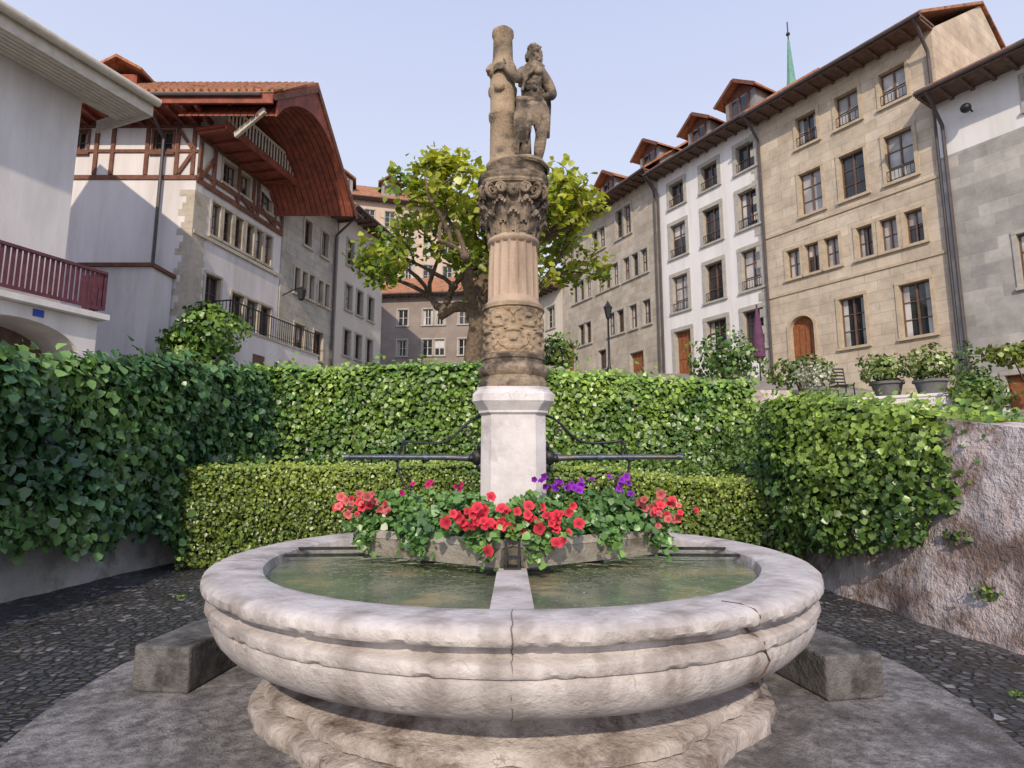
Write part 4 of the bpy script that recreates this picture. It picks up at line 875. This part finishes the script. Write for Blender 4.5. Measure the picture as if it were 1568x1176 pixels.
# ------------------------------------------------------------ FLOWERS
e=bpy.data.objects.new('petunia_flower_bed',None); S.collection.objects.link(e)
LP=[];LN=[]
for fi,f in enumerate(fp):
    n=2300; s=rng.uniform(-.06,f.L+.06,n); d=rng.normal(-.13,.10,n); z=1.05+rng.uniform(0,1,n)*.20*(1+.35*np.sin(s*9))*np.clip(1.1-np.abs(d+.12)*1.4,.2,1)
    dr_=d>.0; z=np.where(dr_,1.06+rng.uniform(0,.1,n),z)
    n2=300; pc=rng.choice([.12,.55,.62,1.12] if fi==0 else [.1,.7,1.1,1.15],n2); s2=rng.normal(pc,.055,n2); d2=rng.uniform(.02,.085,n2); z2=1.08-np.abs(rng.normal(0,.08,n2))
    s=np.concatenate([s,s2]);d=np.concatenate([d,d2]);z=np.concatenate([z,z2]); n=len(s)
    X=f.p.x+f.d.x*s+f.n.x*d; Y=f.p.y+f.d.y*s+f.n.y*d
    LP.append(np.stack([X,Y,z],1)); LN.append(np.tile(np.array([f.n.x*.6,f.n.y*.6,.6]),(n,1))+rng.normal(size=(n,3))*.55)
n=900; P=np.stack([rng.uniform(-.95,1.0,n),rng.normal(4.75,.1,n),rng.uniform(1.05,1.3,n)],1); LP.append(P); LN.append(rng.normal(size=(n,3))+np.array([0,-.5,.7]))
P=np.concatenate(LP);N=np.concatenate(LN)
leaves('leaves',P,N,.05*rng.uniform(.5,1.25,len(P)),shade(len(P),(.05,.13,.035),(.14,.28,.07),P,71,5),parent=e,tj=.9,width=1.1)
def flowers(spec,mname):
    V=[];Fc=[];Cc=[]
    for (c,rad,colr,nm) in spec:
        nm=Vector(nm).normalized(); u=nm.cross(Vector((0,0,1))).normalized(); v=nm.cross(u); k=len(V); c=Vector(c)
        V.append(tuple(c-nm*rad*.35)); Cc.append((colr[0]*.35,colr[1]*.2,colr[2]*.35,1))
        n=20; ph=random.uniform(0,6)
        for ring,(rr_,h) in enumerate(((.45,.0),(1,.12))):
            for i in range(n):
                a=2*math.pi*i/n; q=rad*rr_*(1-.2*ring*(abs(math.cos(2.5*a))**3)); V.append(tuple(c+u*q*math.cos(a)+v*q*math.sin(a)+nm*(h*rad*(1+1.1*math.sin(5*a+1)+.8*math.sin(2*a+ph))))); kk=1.0 if ring else .7; Cc.append((colr[0]*kk,colr[1]*kk,colr[2]*kk,1))
        for i in range(n):
            j=(i+1)%n; Fc.append((k,k+1+i,k+1+j)); Fc.append((k+1+i,k+1+n+i,k+1+n+j,k+1+j))
    me=bpy.data.meshes.new(mname); me.from_pydata(V,[],Fc); at=me.color_attributes.new('Col','FLOAT_COLOR','POINT'); at.data.foreach_set('color',np.array(Cc).ravel()); me.materials.append(mPetal)
    me.polygons.foreach_set('use_smooth',[True]*len(me.polygons)); o=bpy.data.objects.new(mname,me); S.collection.objects.link(o); o.parent=e
R3=random.Random(5)
def cl(n,cx,cy,cz,sx,sy,sz,rad,c):
    out=[]
    for i in range(n):
        j=R3.uniform(.7,1.25); out.append(((R3.gauss(cx,sx),R3.gauss(cy,sy),R3.gauss(cz,sz)),rad*R3.uniform(.65,1.15),(c[0]*j,c[1]*j,c[2]*j),(R3.gauss(0,.55),-1+R3.gauss(0,.25),.5+R3.gauss(0,.45))))
    return out
coral=(.78,.075,.12); pink=(.74,.20,.22); purple=(.32,.05,.58); mag=(.55,.04,.20)
sp=cl(28,-.2,3.68,1.17,.12,.04,.05,.038,coral)+cl(22,.19,3.70,1.16,.12,.04,.05,.038,coral)+cl(2,.27,3.66,1.05,.03,.02,.02,.042,coral)
sp+=cl(22,-1.02,4.2,1.22,.11,.06,.055,.033,pink)+cl(10,-1.02,4.18,1.20,.1,.05,.05,.032,coral)+cl(20,1.06,4.22,1.20,.08,.06,.055,.034,pink)+cl(8,1.06,4.2,1.18,.07,.05,.05,.032,coral)
sp+=cl(12,.42,4.1,1.36,.07,.05,.035,.034,purple)+cl(10,.75,4.2,1.38,.05,.05,.035,.032,purple)+cl(8,-.55,4.2,1.34,.14,.05,.03,.027,mag)+cl(3,.2,4.0,1.42,.03,.03,.03,.03,purple)
flowers(sp,'blossoms')
# ------------------------------------------------------------ WORLD / LIGHT / CAMERA
W=bpy.data.worlds.new('World'); S.world=W; W.use_nodes=True; wn=W.node_tree; bg=wn.nodes['Background']
sky=wn.nodes.new('ShaderNodeTexSky'); sky.sky_type='NISHITA'; sky.sun_disc=False; EL=math.radians(31); AZ=math.radians(184)
sky.sun_elevation=EL; sky.sun_rotation=AZ; sky.air_density=1.0; sky.dust_density=3; sky.ozone_density=1.5; sky.altitude=500
wt=wn.nodes.new('ShaderNodeTexCoord'); ws=wn.nodes.new('ShaderNodeSeparateXYZ'); wn.links.new(wt.outputs['Generated'],ws.inputs[0])
wc=wn.nodes.new('ShaderNodeValToRGB'); cr=wc.color_ramp; cr.elements[0].position=.0; cr.elements[0].color=(.93,.93,.98,1); cr.elements[1].position=.78; cr.elements[1].color=(.58,.66,.96,1); x=cr.elements.new(.38); x.color=(.80,.84,1,1); wn.links.new(ws.outputs[2],wc.inputs[0])
wv=wn.nodes.new('ShaderNodeVectorMath'); wv.operation='SCALE'; wv.inputs['Scale'].default_value=7.2; wn.links.new(wc.outputs[0],wv.inputs[0])
wx=wn.nodes.new('ShaderNodeMix'); wx.data_type='RGBA'; wx.inputs[0].default_value=.78; wn.links.new(sky.outputs[0],wx.inputs[6]); wn.links.new(wv.outputs[0],wx.inputs[7])
wn.links.new(wx.outputs[2],bg.inputs[0]); bg.inputs[1].default_value=.15
sl=bpy.data.lights.new('sun','SUN'); sl.energy=3.3; sl.angle=math.radians(.7); sl.color=(1,.83,.62); so=bpy.data.objects.new('sun',sl); S.collection.objects.link(so)
dv=Vector((math.sin(AZ)*math.cos(EL),math.cos(AZ)*math.cos(EL),math.sin(EL))); so.rotation_euler=dv.to_track_quat('Z','Y').to_euler()
cam=bpy.data.cameras.new('camera'); co=bpy.data.objects.new('camera',cam); S.collection.objects.link(co); co.location=(0,0,1.5); co.rotation_euler=(math.radians(97.9),0,0); cam.sensor_width=36; cam.lens=20.66; cam.clip_end=2000; S.camera=co
S.view_settings.view_transform='Standard'; S.view_settings.look='None'; S.view_settings.exposure=0
